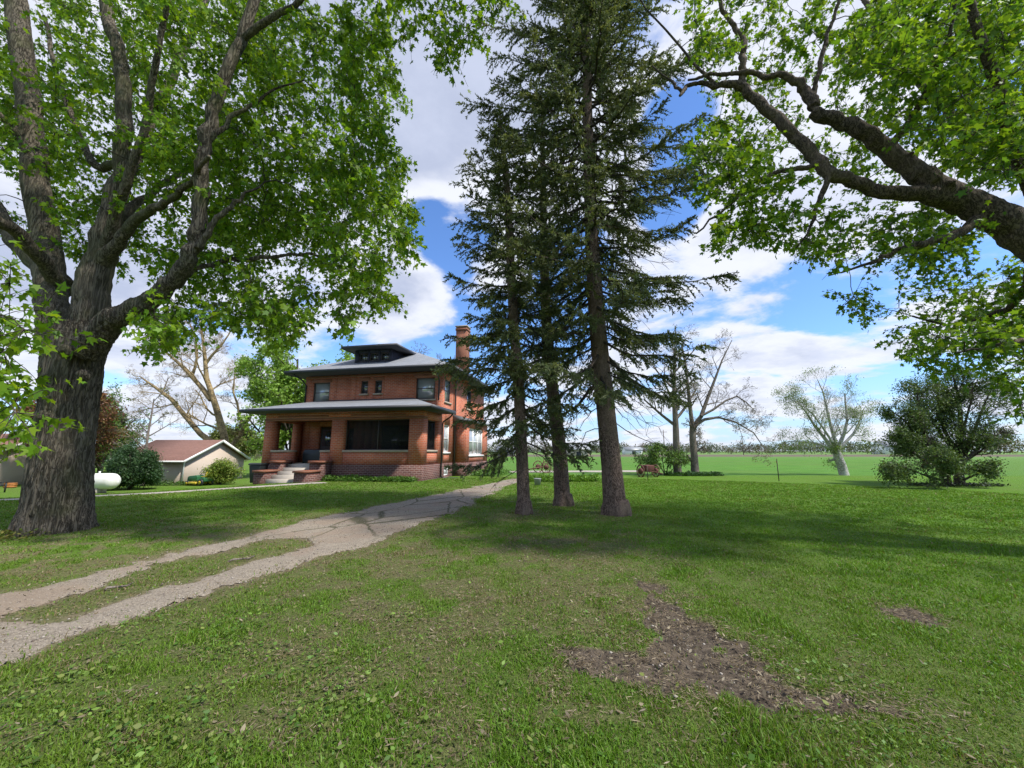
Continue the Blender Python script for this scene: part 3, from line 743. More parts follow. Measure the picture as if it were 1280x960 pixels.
    df = MB(); df.box(-7.13, -3.17, 2.57, 2.6, 8.18, 8.35); df.box(-7.13, -7.1, 2.6, 6.6, 8.18, 8.35); df.box(-3.2, -3.17, 2.6, 6.6, 8.18, 8.35); df.box(-7.1, -3.2, 2.6, 6.6, 8.2, 8.23)
    df.build('dormer_fascia', M['fascia'], do)
    def win_x(x0, x1, z0, z1, y, par, mat='glass', sash=True, bars=0, sill=True, white=False):
        f = MB(); k = .07; yo = y + .06
        for b in ((x0, x0 + k, z0, z1), (x1 - k, x1, z0, z1), (x0 + k, x1 - k, z1 - k, z1), (x0 + k, x1 - k, z0, z0 + k)): f.box(b[0], b[1], yo, yo + .1, b[2], b[3])
        if sash: f.box(x0 + k, x1 - k, yo + .02, yo + .08, (z0 + z1) / 2 - .025, (z0 + z1) / 2 + .025)
        for q in range(bars):
            xx = x0 + (x1 - x0) * (q + 1) / (bars + 1); f.box(xx - .02, xx + .02, yo + .03, yo + .07, z0 + k, z1 - k)
        o = f.build('window', M['white'] if white else M['frame'], par)
        p = MB(); p.box(x0 + k, x1 - k, yo + .05, yo + .06, z0 + k, z1 - k); p.build('pane', M[mat], o)
        if sill: s = MB(); s.box(x0 - .08, x1 + .08, y - .06, y + .12, z0 - .1, z0 - .002); s.build('sill', M['stone'], o)
    def win_y(y0, y1, z0, z1, x, par, mat='glass', sash=True, mull=0, white=False, sill=True):
        f = MB(); k = .07; xo = x - .16
        for b in ((y0, y0 + k, z0, z1), (y1 - k, y1, z0, z1), (y0 + k, y1 - k, z1 - k, z1), (y0 + k, y1 - k, z0, z0 + k)): f.box(xo, xo + .1, b[0], b[1], b[2], b[3])
        if sash: f.box(xo + .02, xo + .08, y0 + k, y1 - k, (z0 + z1) / 2 - .025, (z0 + z1) / 2 + .025)
        for q in range(mull):
            yy = y0 + (y1 - y0) * (q + 1) / (mull + 1); f.box(xo + .01, xo + .09, yy - .05, yy + .05, z0 + k, z1 - k)
        o = f.build('window', M['white'] if white else M['frame'], par)
        p = MB(); p.box(xo + .04, xo + .05, y0 + k, y1 - k, z0 + k, z1 - k); p.build('pane', M[mat], o)
        if sill: s = MB(); s.box(x - .1, x + .07, y0 - .08, y1 + .08, z0 - .1, z0 - .002); s.build('sill', M['white'] if white else M['stone'], o)
    for i, (a, b, c, d) in enumerate(front): win_x(a, b, c, d, Y0, H, 'glass_light' if i in (0, 3) else 'glass')
    for i, (a, b, c, d) in enumerate(ground_f[1:]): win_x(a, b, c, d, Y0, H, bars=i)
    for (a, b) in ((-6.2, -5.55), (-5.42, -4.78), (-4.65, -4.0)): win_x(a, b, 7.42, 7.98, 3.2, do, bars=2, sash=False, sill=False)
    win_y(2.95, 3.95, 4.6, 6.0, 0, H, 'glass_light'); win_y(3.0, 3.95, 1.55, 3.2, 0, H, 'glass_light', white=True); win_y(7.2, 8.3, 4.6, 6.0, 0, H)
    win_y(5.3, 8.5, 1.35, 3.1, .85, H, 'glass_light', mull=2, white=True)
    win_y(3.1, 3.9, .15, .68, 0.02, H, 'glass_light', sash=False, mull=1, white=True, sill=False)
    for a in (5.2, 7.6): win_y(a, a + .7, .2, .7, .87, H, sash=False, sill=False)
    # brick courses and soldier lintels standing 15 mm proud
    tr = MB()
    for (a, b, c, d) in front: tr.box(a - .12, b + .12, Y0 - .015, Y0 + .05, d + .003, d + .22)
    tr.box(-9.3, -.2, Y0 - .015, Y0 + .05, 6.25, 6.36); tr.box(-4.3, -1.0, -.018, .03, 3.5, 3.6); tr.box(-9.0, -5.7, -.018, .03, 3.5, 3.6)
    tr.build('trim_course', M['brick_trim'], H)
    st = MB(); st.box(-9.9, 0.05, -.05, -.02, .86, .93)
    # door
    d = MB(); d.box(-8.2, -7.25, Y0 + .1, Y0 + .16, 1.0, 3.1); do_ = d.build('door', M['frame'], H)
    p = MB(); p.box(-8.05, -7.4, Y0 + .085, Y0 + .098, 1.9, 2.9); p.build('pane', M['glass'], do_)
    k = MB(); k.lathe([(.0, 0), (.03, .01), (.03, .05), (0, .06)], (-7.32, Y0 + .04, 1.95), 8, 1); k.build('handle', M['steel'], do_)
    # downspouts
    ds = MB(); ds.tube([(-.15, Y0 - .95, ZE + .1), (-.15, Y0 - .5, ZE - .25), (-.22, Y0 - .07, ZE - .6), (-.22, Y0 - .07, 4.62)], .045); ds.build('downspout', M['fascia'], H)
    ds = MB(); ds.tube([(-9.9, Y0 - .95, ZE + .1), (-9.5, Y0 - .4, ZE - .3), (-9.45, Y0 - .07, ZE - .6), (-9.45, Y0 - .07, 4.62)], .045); ds.build('downspout', M['fascia'], H)
    ds = MB(); ds.tube([(.80, 2.3, 3.78), (.62, 2.42, 3.6), (.16, 2.46, 3.32), (.10, 2.46, 3.1), (.10, 2.46, .15), (.2, 2.6, .06), (1.0, 2.9, .05)], .045); ds.build('downspout', M['black_plastic'], H)
    ds = MB(); ds.tube([(.45, 4.45, ZE + .1), (.14, 4.5, ZE - .4), (.12, 4.52, ZE - .6), (.12, 4.52, 0.1)], .06); ds.build('downspout', M['frame'], H)
    # steps with stepped brick cheeks
    s = MB(); n = 5
    for i in range(n):
        zt = .9 - .178 * (i); s.box(-7.75, -6.0, -.36 * (i + 1), -.36 * i - (.035 if i == 0 else 0) , -.3, zt)
    s.build('steps', M['concrete'], H)
    for (a, b) in ((-8.4, -7.75), (-6.0, -5.25)):
        c = MB(); c.box(a, b, -.85, -.04, -.4, .98); c.box(a, b, -1.9, -.85, -.4, .52); ck = c.build('step_wall', M['brick_dark'], H)
        c = MB(); c.box(a - .05, b + .05, -.93, -.04, .98, 1.1); c.box(a - .05, b + .05, -1.97, -.93, .52, .63); c.build('cap', M['brick_trim'], ck)
    return H
HOUSE = house()

def HL(x, y, z=0):
    """house-frame point in the world"""
    c, s = math.cos(-AZ), math.sin(-AZ)
    return np.array([C0[0] + c * x - s * y, C0[1] + s * x + c * y, z])

# black covered box on the porch
p = HL(-7.1, .95)
gb = thing('grill', 'black covered grill standing on the porch behind the entrance opening', 'grill', (p[0], p[1], .87), -AZ)
m = MB(); m.prism([(-.62, 0), (.62, 0), (.62, .62), (.5, .78), (-.5, .78), (-.62, .62)], -.28, .28); m.build('cover', M['black_plastic'], gb, bevel=.03)
m = MB(); m.box(-.7, -.625, -.2, .2, .45, .49); m.build('side_shelf', M['black_plastic'], gb)

# wheeled trash bin beside the steps
def bin_():
    p = HL(-9.25, -.75); t = thing('trash_bin', 'black wheeled trash bin beside the porch steps', 'bin', (p[0], p[1], TZ(p[0], p[1])), -AZ + .2)
    m = MB(); V = [(sx * w_, sy * d_, z) for z, w_, d_ in ((.06, .24, .26), (1.0, .31, .36)) for sx, sy in ((-1, -1), (1, -1), (1, 1), (-1, 1))]
    m.put(V, np.array([[0,1,5,4],[1,2,6,5],[2,3,7,6],[3,0,4,7],[3,2,1,0],[4,5,6,7]])); m.build('body', M['black_plastic'], t, bevel=.02)
    m = MB(); m.prism([(-.4, 1.005), (.38, 1.005), (.40, 1.04), (.3, 1.10), (-.3, 1.12), (-.4, 1.06)], -.34, .34, axis=0); l = m.build('lid', M['black_plastic'], t, bevel=.015)
    m = MB(); m.tube([(-.28, .44, 1.02), (.28, .44, 1.02)], .018); m.build('handle', M['black_plastic'], l)
    for s in (-1, 1):
        m = MB(); m.lathe([(.0, -.03), (.12, -.03), (.12, .03), (0, .03)], (s * .29, .28, .12), 14, 0); m.build('wheel', M['black_plastic'], t)
bin_()

# ------------------------------------------------------------------ outbuildings on the lower ground
def gable_building(name, label, corner, ang, L, Wd, he, hr, wallm, roofm, windows=(), door=None, group=None, zoff=0):
    """corner: near corner; long side runs to the left along ang, gable end to the right"""
    z0 = TZ(corner[0], corner[1]) - .05 + zoff
    t = thing(name, label, 'garage' if 'garage' in name else 'building', (corner[0], corner[1], z0), ang, group)
    m = MB()                                   # local: x from -L..0 along the long side, y 0..Wd gable end at x=0
    xs = [-L] + [v for w_ in windows for v in w_[:2]] + [0]
    for a, b in zip(xs[:-1], xs[1:]):
        hit = [w_ for w_ in windows if abs(w_[0] - a) < 1e-6 and abs(w_[1] - b) < 1e-6]
        if hit: m.box(a, b, 0, .15, -.6, hit[0][2]); m.box(a, b, 0, .15, hit[0][3], he)
        else: m.box(a, b, 0, .15, -.6, he)
    m.box(-L, 0, Wd - .15, Wd, -.6, he)
    for x in (-.15, -L): m.prism([(.15, -.6), (Wd - .15, -.6), (Wd - .15, he), (Wd / 2, hr - .12), (.15, he)], x, x + .15, axis=0)
    m.build('wall', wallm, t)
    o = .45; s = (hr - he) / (Wd / 2)
    r = MB(); r.prism([(-o, he - o * s), (Wd / 2, hr), (Wd + o, he - o * s), (Wd + o, he - o * s + .12), (Wd / 2, hr + .12), (-o, he - o * s + .12)], -L - .35, .35, axis=0)
    ro = r.build('roof', roofm, t)
    for x in (.352, -L - .38):
        r = MB()
        r.prism([(-o - .02, he - o * s - .1), (Wd / 2, hr - .1), (Wd / 2, hr + .14), (-o - .02, he - o * s + .14)], x, x + .03, axis=0)
        r.prism([(Wd / 2 + .002, hr - .1), (Wd + o + .02, he - o * s - .1), (Wd + o + .02, he - o * s + .14), (Wd / 2 + .002, hr + .14)], x, x + .03, axis=0)
        r.build('bargeboard', M['white'], ro)
    r = MB(); r.box(-L - .35, .35, -o - .12, -o - .02, he - o * s - .03, he - o * s + .1); r.build('gutter', M['white'], ro)
    m = MB(); m.tube([(.1, -.12, he - .1), (.06, -.05, he - .35), (.06, -.05, .1)], .05); m.build('downspout', M['white'], t)
    for (a, b, c, d) in windows:
        f = MB(); k = .06
        for q in ((a, a + k, c, d), (b - k, b, c, d), (a + k, b - k, d - k, d), (a + k, b - k, c, c + k)): f.box(q[0], q[1], .02, .1, q[2], q[3])
        fo = f.build('window', M['white'], t); p = MB(); p.box(a + k, b - k, .05, .06, c + k, d - k); p.build('pane', M['glass'], fo)
    m = MB(); m.box(-L + .2, -.2, .3, Wd - .3, 0, he - .3); m.build('interior', M['dark_in'], t)
    return t
GA = np.array([-27.9, 34.0])
gable_building('garage', 'cream garage with brown shingle roof and white gable trim left of the brick house', GA, math.radians(2), 5.6, 8.0, 2.1, 3.75, M['siding'], M['shingle_brown'],
               [(-3.9, -3.3, 1.0, 1.75)])
GB = np.array([-40.8, 31.0])
gable_building('shed_building', 'pale cream building at the far left edge behind the maple trunk', GB, math.radians(8), 13, 8, 2.6, 4.2, M['siding_light'], M['shingle_brown'])

# ------------------------------------------------------------------ yard things
def propane():
    p = np.array([-27.3, 25.5]); t = thing('propane_tank', 'long white propane tank with dark dome lid beyond the maple trunk', 'tank', (p[0], p[1], TZ(*p)), math.radians(6))
    r = .5; L = 1.75; prof = [(0, -L - .42)] + [(r * math.sin(a), -L - .42 * math.cos(a)) for a in np.linspace(.25, math.pi / 2, 6)] + [(r * math.cos(a), L + .42 * math.sin(a)) for a in np.linspace(0, 1.35, 6)] + [(0, L + .42)]
    m = MB(); m.lathe(prof, (0, 0, .72), 24, 0); m.build('body', simple('tank_paint', (0.66, 0.65, 0.60), .5, .4, .2, 2.2), t, smooth=True)
    m = MB(); m.lathe([(.27, 0), (.27, .14), (.2, .22), (.08, .26), (0, .265)], (-.3, 0, 1.2), 16); m.build('dome_lid', simple('navy_lid', (.03, .03, .07), .4), t, smooth=True)
    m = MB(); m.tube([(1.0, 0, 1.2), (1.0, 0, 1.34)], .05); m.build('valve', M['white'], t)
    for x in (-1.2, 1.2):
        m = MB(); m.box(x - .1, x + .1, -.35, .35, -.05, .3); m.build('foot', M['concrete'], t)
propane()

def mower():
    x, y = -25.6, 33.0; t = thing('riding_mower', 'green riding mower parked beside the bright shrub at the garage end', 'mower', (x, y, TZ(x, y)), math.radians(-15))
    m = MB(); m.prism([(-.95, .35), (.1, .35), (.1, .75), (-.1, .82), (-.85, .74), (-.98, .6)], -.3, .3); m.build('hood', M['green_paint'], t, bevel=.04)
    m = MB(); m.prism([(.1, .33), (.95, .33), (.98, .62), (.75, .7), (.45, .5), (.1, .48)], -.4, .4); m.build('fender', M['green_paint'], t, bevel=.04)
    m = MB(); m.prism([(.38, .66), (.85, .66), (.98, 1.08), (.9, 1.1), (.78, .76), (.38, .74)], -.23, .23); m.build('seat', M['yellow_paint'], t, bevel=.03)
    m = MB(); m.prism([(-.5, .14), (.35, .14), (.35, .3), (-.5, .3)], -.58, .58); m.build('mowing_deck', M['yellow_paint'], t, bevel=.03)
    m = MB(); a = np.linspace(0, 2 * np.pi, 13); m.tube([(.15 + .05 * math.sin(q), .17 * math.cos(q), 1.0 + .16 * math.sin(q)) for q in a], .015, 6); m.tube([(.0, 0, .78), (.15, 0, 1.0)], .02); m.build('steering_wheel', M['black_plastic'], t)
    for (px, r) in ((-.72, .19), (.66, .27)):
        for s in (-1, 1):
            m = MB(); m.lathe([(0, -.09), (r * .8, -.09), (r, -.06), (r, .06), (r * .8, .09), (0, .09)], (px, s * .42, r), 16, 1); w_ = m.build('wheel', M['black_plastic'], t)
            m = MB(); m.lathe([(0, -.1), (r * .5, -.1), (r * .5, .1), (0, .1)], (px, s * .42, r), 12, 1); m.build('rim', M['yellow_paint'], w_)
mower()

def lawn_chair():
    x, y = -33.6, 26.3; t = thing('garden_chair', 'dark garden chair on the grass at the far left edge', 'chair', (x, y, TZ(x, y)), math.radians(80))
    m = MB(); m.prism([(-.25, .38), (.28, .44), (.28, .47), (-.25, .41)], -.27, .27); m.build('seat', M['black_plastic'], t)
    m = MB(); m.prism([(-.25, .38), (-.5, .98), (-.47, 1.0), (-.21, .41)], -.27, .27); m.build('backrest', M['black_plastic'], t)
    for s in (-1, 1):
        m = MB(); m.prism([(-.45, .6), (.36, .62), (.36, .65), (-.45, .63)], s * .3 - .05, s * .3 + .05); m.build('armrest', M['black_plastic'], t)
        for xx in (-.3, .27):
            m = MB(); m.box(xx - .03, xx + .03, s * .3 - .03, s * .3 + .03, -.03, .62); m.build('leg', M['black_plastic'], t)
lawn_chair()
x, y = -38.3, 30.8
t = thing('wooden_crate', 'small orange-brown wooden crate against the pale building', 'crate', (x, y, TZ(x, y)), .1)
m = MB()
for k in range(3): m.box(-.6, .6, -.3, -.27, .06 + k * .2, .2 + k * .2); m.box(-.6, .6, .27, .3, .06 + k * .2, .2 + k * .2)
for k in range(3): m.box(-.6, -.57, -.27, .27, .06 + k * .2, .2 + k * .2); m.box(.57, .6, -.27, .27, .06 + k * .2, .2 + k * .2)
m.box(-.57, .57, -.27, .27, .02, .055); m.build('slats', M['wood_orange'], t); t.scale = (.5, .6, .6)
for a in (-.565, .525):
    for b in (-.268, .228): m = MB(); m.box(a, a + .04, b, b + .04, -.02, .62); m.build('corner_post', M['wood_orange'], t)

# old farm implements on the pad edge
def implement(x, y, rz, label, two):
    t = thing('farm_implement', label, 'farm implement', (x, y, TZ(x, y)), rz)
    R = .36 if not two else .42
    t.scale = (1, 1, 1)
    for s in ((-1, 1) if two else (-1, 1)):
        m = MB(); a = np.linspace(0, 2 * np.pi, 25); m.tube([(R * math.cos(q), s * .55, R + R * math.sin(q)) for q in a], .035, 6, False); w_ = m.build('wheel', M['rust'], t)
        m = MB()
        for q in np.linspace(0, np.pi * 2, 10, endpoint=False): m.tube([(0, s * .55, R), (R * math.cos(q), s * .55, R + R * math.sin(q))], .014, 4, False)
        m.build('spokes', M['rust'], w_)
        m = MB(); m.lathe([(0, -.1), (.16, -.1), (.19, 0), (.16, .1), (0, .1)], (0, s * .55, R), 12, 1); m.build('hub', M['red_paint'], w_)
    m = MB(); m.tube([(0, -.7, R), (0, .7, R)], .04); m.tube([(0, 0, R), (-1.3, 0, .25)], .04); m.tube([(0, -.4, R), (-.8, 0, .32)], .025); m.tube([(0, .4, R), (-.8, 0, .32)], .025); m.build('frame', M['rust'], t)
    if two:
        m = MB()
        for k in range(7):
            q = -.45 + k * .15; m.tube([(.1, q, R), (.35, q, R * 1.5), (.6, q, .7), (.75, q, .25), (.5, q, .03)], .014, 5)
        m.build('rake_teeth', M['rust'], t)
        m = MB(); m.tube([(0, .1, R), (.2, .1, .8), (.3, .15, 1.05)], .025); m.build('lever', M['rust'], t)
    else:
        m = MB(); m.prism([(-.2, R), (.22, R), (.3, .72), (-.25, .7)], -.3, .3); m.build('hopper', M['red_paint'], t, bevel=.02)
g1 = np.array([2.2, 29.3]); g2 = np.array([8.35, 24.6])
implement(g1[0], g1[1], .5, 'rusty hay rake with curved teeth standing behind the leftmost spruce trunk', True)
implement(g2[0], g2[1], 1.9, 'small red-hubbed farm implement on iron wheels beside the thick spruce trunk', False)

x, y = G(672, 606)
m = MB(); m.lathe([(0, 0), (.13, 0), (.17, .3), (.18, .32), (.15, .33), (.13, .28), (0, .27)], (0, 0, 0), 14)
o = m.build('bucket', M['steel'], None); o.location = (x, y, TZ(x, y) - .01); o['label'] = 'small grey bucket on the grass beside the leafy flower bed'; o['category'] = 'bucket'

for i, (px, py, hh) in enumerate(((810, 600, .75), (974, 601.5, 1.15), (1110, 597, .85))):
    x, y = G(px, py); y = min(y, 27)
    t = thing('fence_post', ['short thin steel fence post between the thick spruce and the green shrub', 'tallest thin steel fence post, left of the white birch', 'thin steel fence post between the birch and the bushy tree'][i], 'post', (x, y, TZ(x, y)), .3 * i, 'thin steel fence posts along the field edge')
    m = MB(); m.box(-.02, .02, -.004, .004, -.1, hh); m.box(-.004, .004, .004, .03, -.1, hh); m.build('post', M['bark_dark'], t)
    m = MB(); m.box(-.025, .025, .031, .05, hh - .2, hh - .14); m.build('insulator', M['yellow_paint'], t)

# ------------------------------------------------------------------ trees
def vnoise_disp(V, N, sx, sz, amp, seed=0):
    p = np.stack([V[:, 0] * sx, V[:, 1] * sx, V[:, 2] * sz], -1)
    n = fbm(p, 3, seed); r = 1 - np.abs(2 * n - 1) * 2.2
    return V + N * (amp * np.clip(r, -1, 1))[:, None]

def fuse(name, mb, voxel, mat, parent, loc=(0, 0, 0), bark=None, smooth_it=3):
    """tubes grown together into one skin, with bark ridges"""
    o = mb.build('tmp', mat)
    r = o.modifiers.new('r', 'REMESH'); r.mode = 'VOXEL'; r.voxel_size = voxel; r.use_smooth_shade = True
    s = o.modifiers.new('s', 'SMOOTH'); s.iterations = smooth_it; s.factor = 0.5
    dg = bpy.context.evaluated_depsgraph_get(); me = bpy.data.meshes.new_from_object(o.evaluated_get(dg))
    n = len(me.vertices); V = np.empty(n * 3, np.float32); me.vertices.foreach_get('co', V); V = V.reshape(-1, 3).astype(float)
    N = np.empty(n * 3, np.float32); me.vertices.foreach_get('normal', N); N = N.reshape(-1, 3)
    for (sx, sz, amp, fn) in (bark or []):
        V2 = vnoise_disp(V, N, sx, sz, amp, int(sx)); wgt = fn(V)[:, None] if fn else 1; V = V + (V2 - V) * wgt
    me.vertices.foreach_set('co', V.astype(np.float32).ravel()); me.update(); me.name = name
    bpy.data.objects.remove(o)
    k = bpy.data.objects.new(name, me); SC.collection.objects.link(k); k.parent = parent; k.data.materials.clear(); k.data.materials.append(mat)
    return k

def smooth_line(P, R, n):
    P = np.asarray(P, float); R = np.asarray(R, float); m = len(P)
    t = np.linspace(0, m - 1, n); out = []; ro = []
    Q = np.vstack([2 * P[0] - P[1], P, 2 * P[-1] - P[-2]])
    for v in t:
        i = min(int(v), m - 2); f = v - i; a, b, c, d = Q[i], Q[i + 1], Q[i + 2], Q[i + 3]
        out.append(.5 * ((2 * b) + (-a + c) * f + (2 * a - 5 * b + 4 * c - d) * f * f + (-a + 3 * b - 3 * c + d) * f ** 3))
        ro.append(R[i] * (1 - f) + R[i + 1] * f)
    return np.array(out), np.array(ro)

class Skeleton:
    def __init__(s): s.P = []; s.R = []
    def add(s, P, R): s.P.append(P); s.R.append(R)
    def nodes(s): return np.vstack(s.P), np.concatenate(s.R)

def limb_px(pts, corr=0.72):
    """(px, py, y, width px) -> points and radii"""
    P = [P3(p[0], p[1], p[2]) for p in pts]
    R = [p[3] * .5 / F * math.hypot(p[2], 0) * (corr if isinstance(corr, float) else 1) for p in pts]
    return np.array(P), np.array(R)

def in_poly_px(px, py, poly): return sdf_poly(np.stack([px, py], -1), poly) < 0

def sample_crown(poly, y0, y1, n, thr=0.4, sc=0.9, seed=0, yfn=None):
    """random cluster centres through a crown volume, in clumps"""
    poly = np.array(poly, float); lo = poly.min(0); hi = poly.max(0); out = []
    while len(out) < n:
        px = rng.uniform(lo[0], hi[0], n * 3); py = rng.uniform(lo[1], hi[1], n * 3)
        ok = in_poly_px(px, py, poly); px, py = px[ok], py[ok]
        yy = rng.uniform(y0, y1, len(px))
        for a, b, c in zip(px, py, yy):
            p = P3(a, b, c)
            out.append(p)
    out = np.array(out); nz = fbm(out * sc, 3, seed)
    out = out[nz > thr]
    return out[:n]

def clear_view(tg, lines, pad, prob):
    """thin the leaves between the viewer and the big limbs, as they are thin in the photograph"""
    x, y, z = tg[:, 0], tg[:, 1], tg[:, 2] - EYE
    dep = y * math.cos(TH) + z * math.sin(TH); px = 640 + F * x / dep; py = 480 - F * (-y * math.sin(TH) + z * math.cos(TH)) / dep
    drop = np.zeros(len(tg), bool)
    for v in lines:
        v = np.array(v, float); q, w_ = smooth_line(v[:, :3], v[:, 3], len(v) * 4)
        d = np.hypot(px[:, None] - q[None, :, 0], py[:, None] - q[None, :, 1]); near = (d < w_[None] * .5 + pad) & (y[:, None] < q[None, :, 2] + .25)
        drop |= near.any(1)
    return tg[~(drop & (rng.random(len(tg)) < prob))]

def grow(skel, targets, maxlen=6, rmin=.005):
    """join every leaf cluster to the nearest wood with a bent twig"""
    NP, NR = skel.nodes(); cap = len(NP) + len(targets) * 6 + 10
    A = np.zeros((cap, 3)); B = np.zeros(cap); A[:len(NP)] = NP; B[:len(NP)] = NR; cnt = len(NP)
    d0 = np.array([np.min(((NP - t) ** 2).sum(1)) for t in targets]); order = np.argsort(d0)
    tw = []; tr = []; ends = []
    for i in order:
        t = targets[i]; d = ((A[:cnt] - t) ** 2).sum(1); j = int(np.argmin(d + (A[:cnt, 2] > t[2] + 1.5) * 1.0)); p = A[j]; L = math.sqrt(d[j])
        if L > maxlen: continue
        m = (p + t) / 2 + rng.normal(0, .09 * L, 3) + np.array([0, 0, .10 * L])
        tt = np.linspace(0, 1, 6)[:, None]
        Q = (1 - tt) ** 2 * p + 2 * tt * (1 - tt) * m + tt ** 2 * t
        Q[1:5] += rng.normal(0, .022 * L, (4, 3))
        r0 = min(B[j] * .75, .006 + .009 * L); r = np.linspace(r0, rmin, 6)
        tw.append(Q); tr.append(r); A[cnt:cnt + 5] = Q[1:]; B[cnt:cnt + 5] = r[1:]; cnt += 5
        ends.append((t, unit((Q[-1] - Q[-3])[None])[0]))
    return np.array(tw), np.array(tr), ends

def split_thin(P, R, mb, sides, thin, lim=.026):
    """stout part goes into the fused trunk, the thin end stays a twig"""
    i = len(R) if R.min() > lim else max(2, int(np.argmax(R < lim)))
    mb.tube(P[:i + 1], R[:i + 1], sides)
    if i < len(R) - 1:
        q, r = smooth_line(P[i - 1:], R[i - 1:], 6); thin.append((q, r))

def leaf_shoots(ends, shoots, per, spread, size, droop=.6, seed=1, palette=None, up=.5, shape=MAPLE, light=None):
    T = np.array([e[0] for e in ends]); D = np.array([e[1] for e in ends]); n = len(T)
    T = np.repeat(T, shoots, 0); D = np.repeat(D, shoots, 0); k = len(T)
    sd = unit(D * .6 + rng.normal(0, .8, (k, 3)) + np.array([0, 0, -.25 * droop])); sl_ = spread * rng.uniform(.35, 1, (k, 1))
    E = T + sd * sl_ - np.array([0, 0, .15]) * droop * sl_ ** 2
    M_ = (T + E) / 2 + np.array([0, 0, .05]) * sl_
    twP = np.stack([T, M_, E], 1); twR = np.repeat(np.array([[.005, .004, .0025]]), k, 0)
    f = rng.uniform(.25, 1.05, (k, per)); base = (T[:, None] * (1 - f[..., None]) + E[:, None] * f[..., None]).reshape(-1, 3) + rng.normal(0, .035, (k * per, 3))
    a = rng.normal(0, 1, (k * per, 3)); dirs = unit(a * .9 + np.repeat(sd, per, 0) * .5 + np.array([0, 0, -droop]))
    nr = unit(rng.normal(0, .55, (k * per, 3)) + np.array([0, 0, up]))
    s = size[0] + (size[1] - size[0]) * rng.random(k * per)
    V, Fi = leaves(base, dirs, nr, s, shape)
    pal = np.array(palette); c = pal[rng.integers(0, len(pal), k * per)] * rng.uniform(.8, 1.2, (k * per, 1))
    cl = np.repeat(rng.uniform(.82, 1.18, n), shoots * per)[:, None]
    return twP, twR, V, Fi, np.repeat(c * cl, len(shape), 0)

def finish_tree(t, twigs, shoots, V, Fi, C, leafm, bark):
    tv, tf = tubes(twigs[0], twigs[1], 6)
    if shoots is not None and len(shoots[0]):
        sv, sf = tubes(shoots[0], shoots[1], 3); tf = np.vstack([tf, sf + len(tv)]); tv = np.vstack([tv, sv])
    mesh('branches', tv, [tf], bark, t, smooth=True)
    if V is not None: mesh('crown', V, [Fi], leafm, t, col_attr=C)

GREENS = [(1, 1, 1), (.78, .88, .8), (1.2, 1.12, .9), (.62, .74, .7), (1.5, 1.25, 1.1), (1.05, 1.0, .6)]

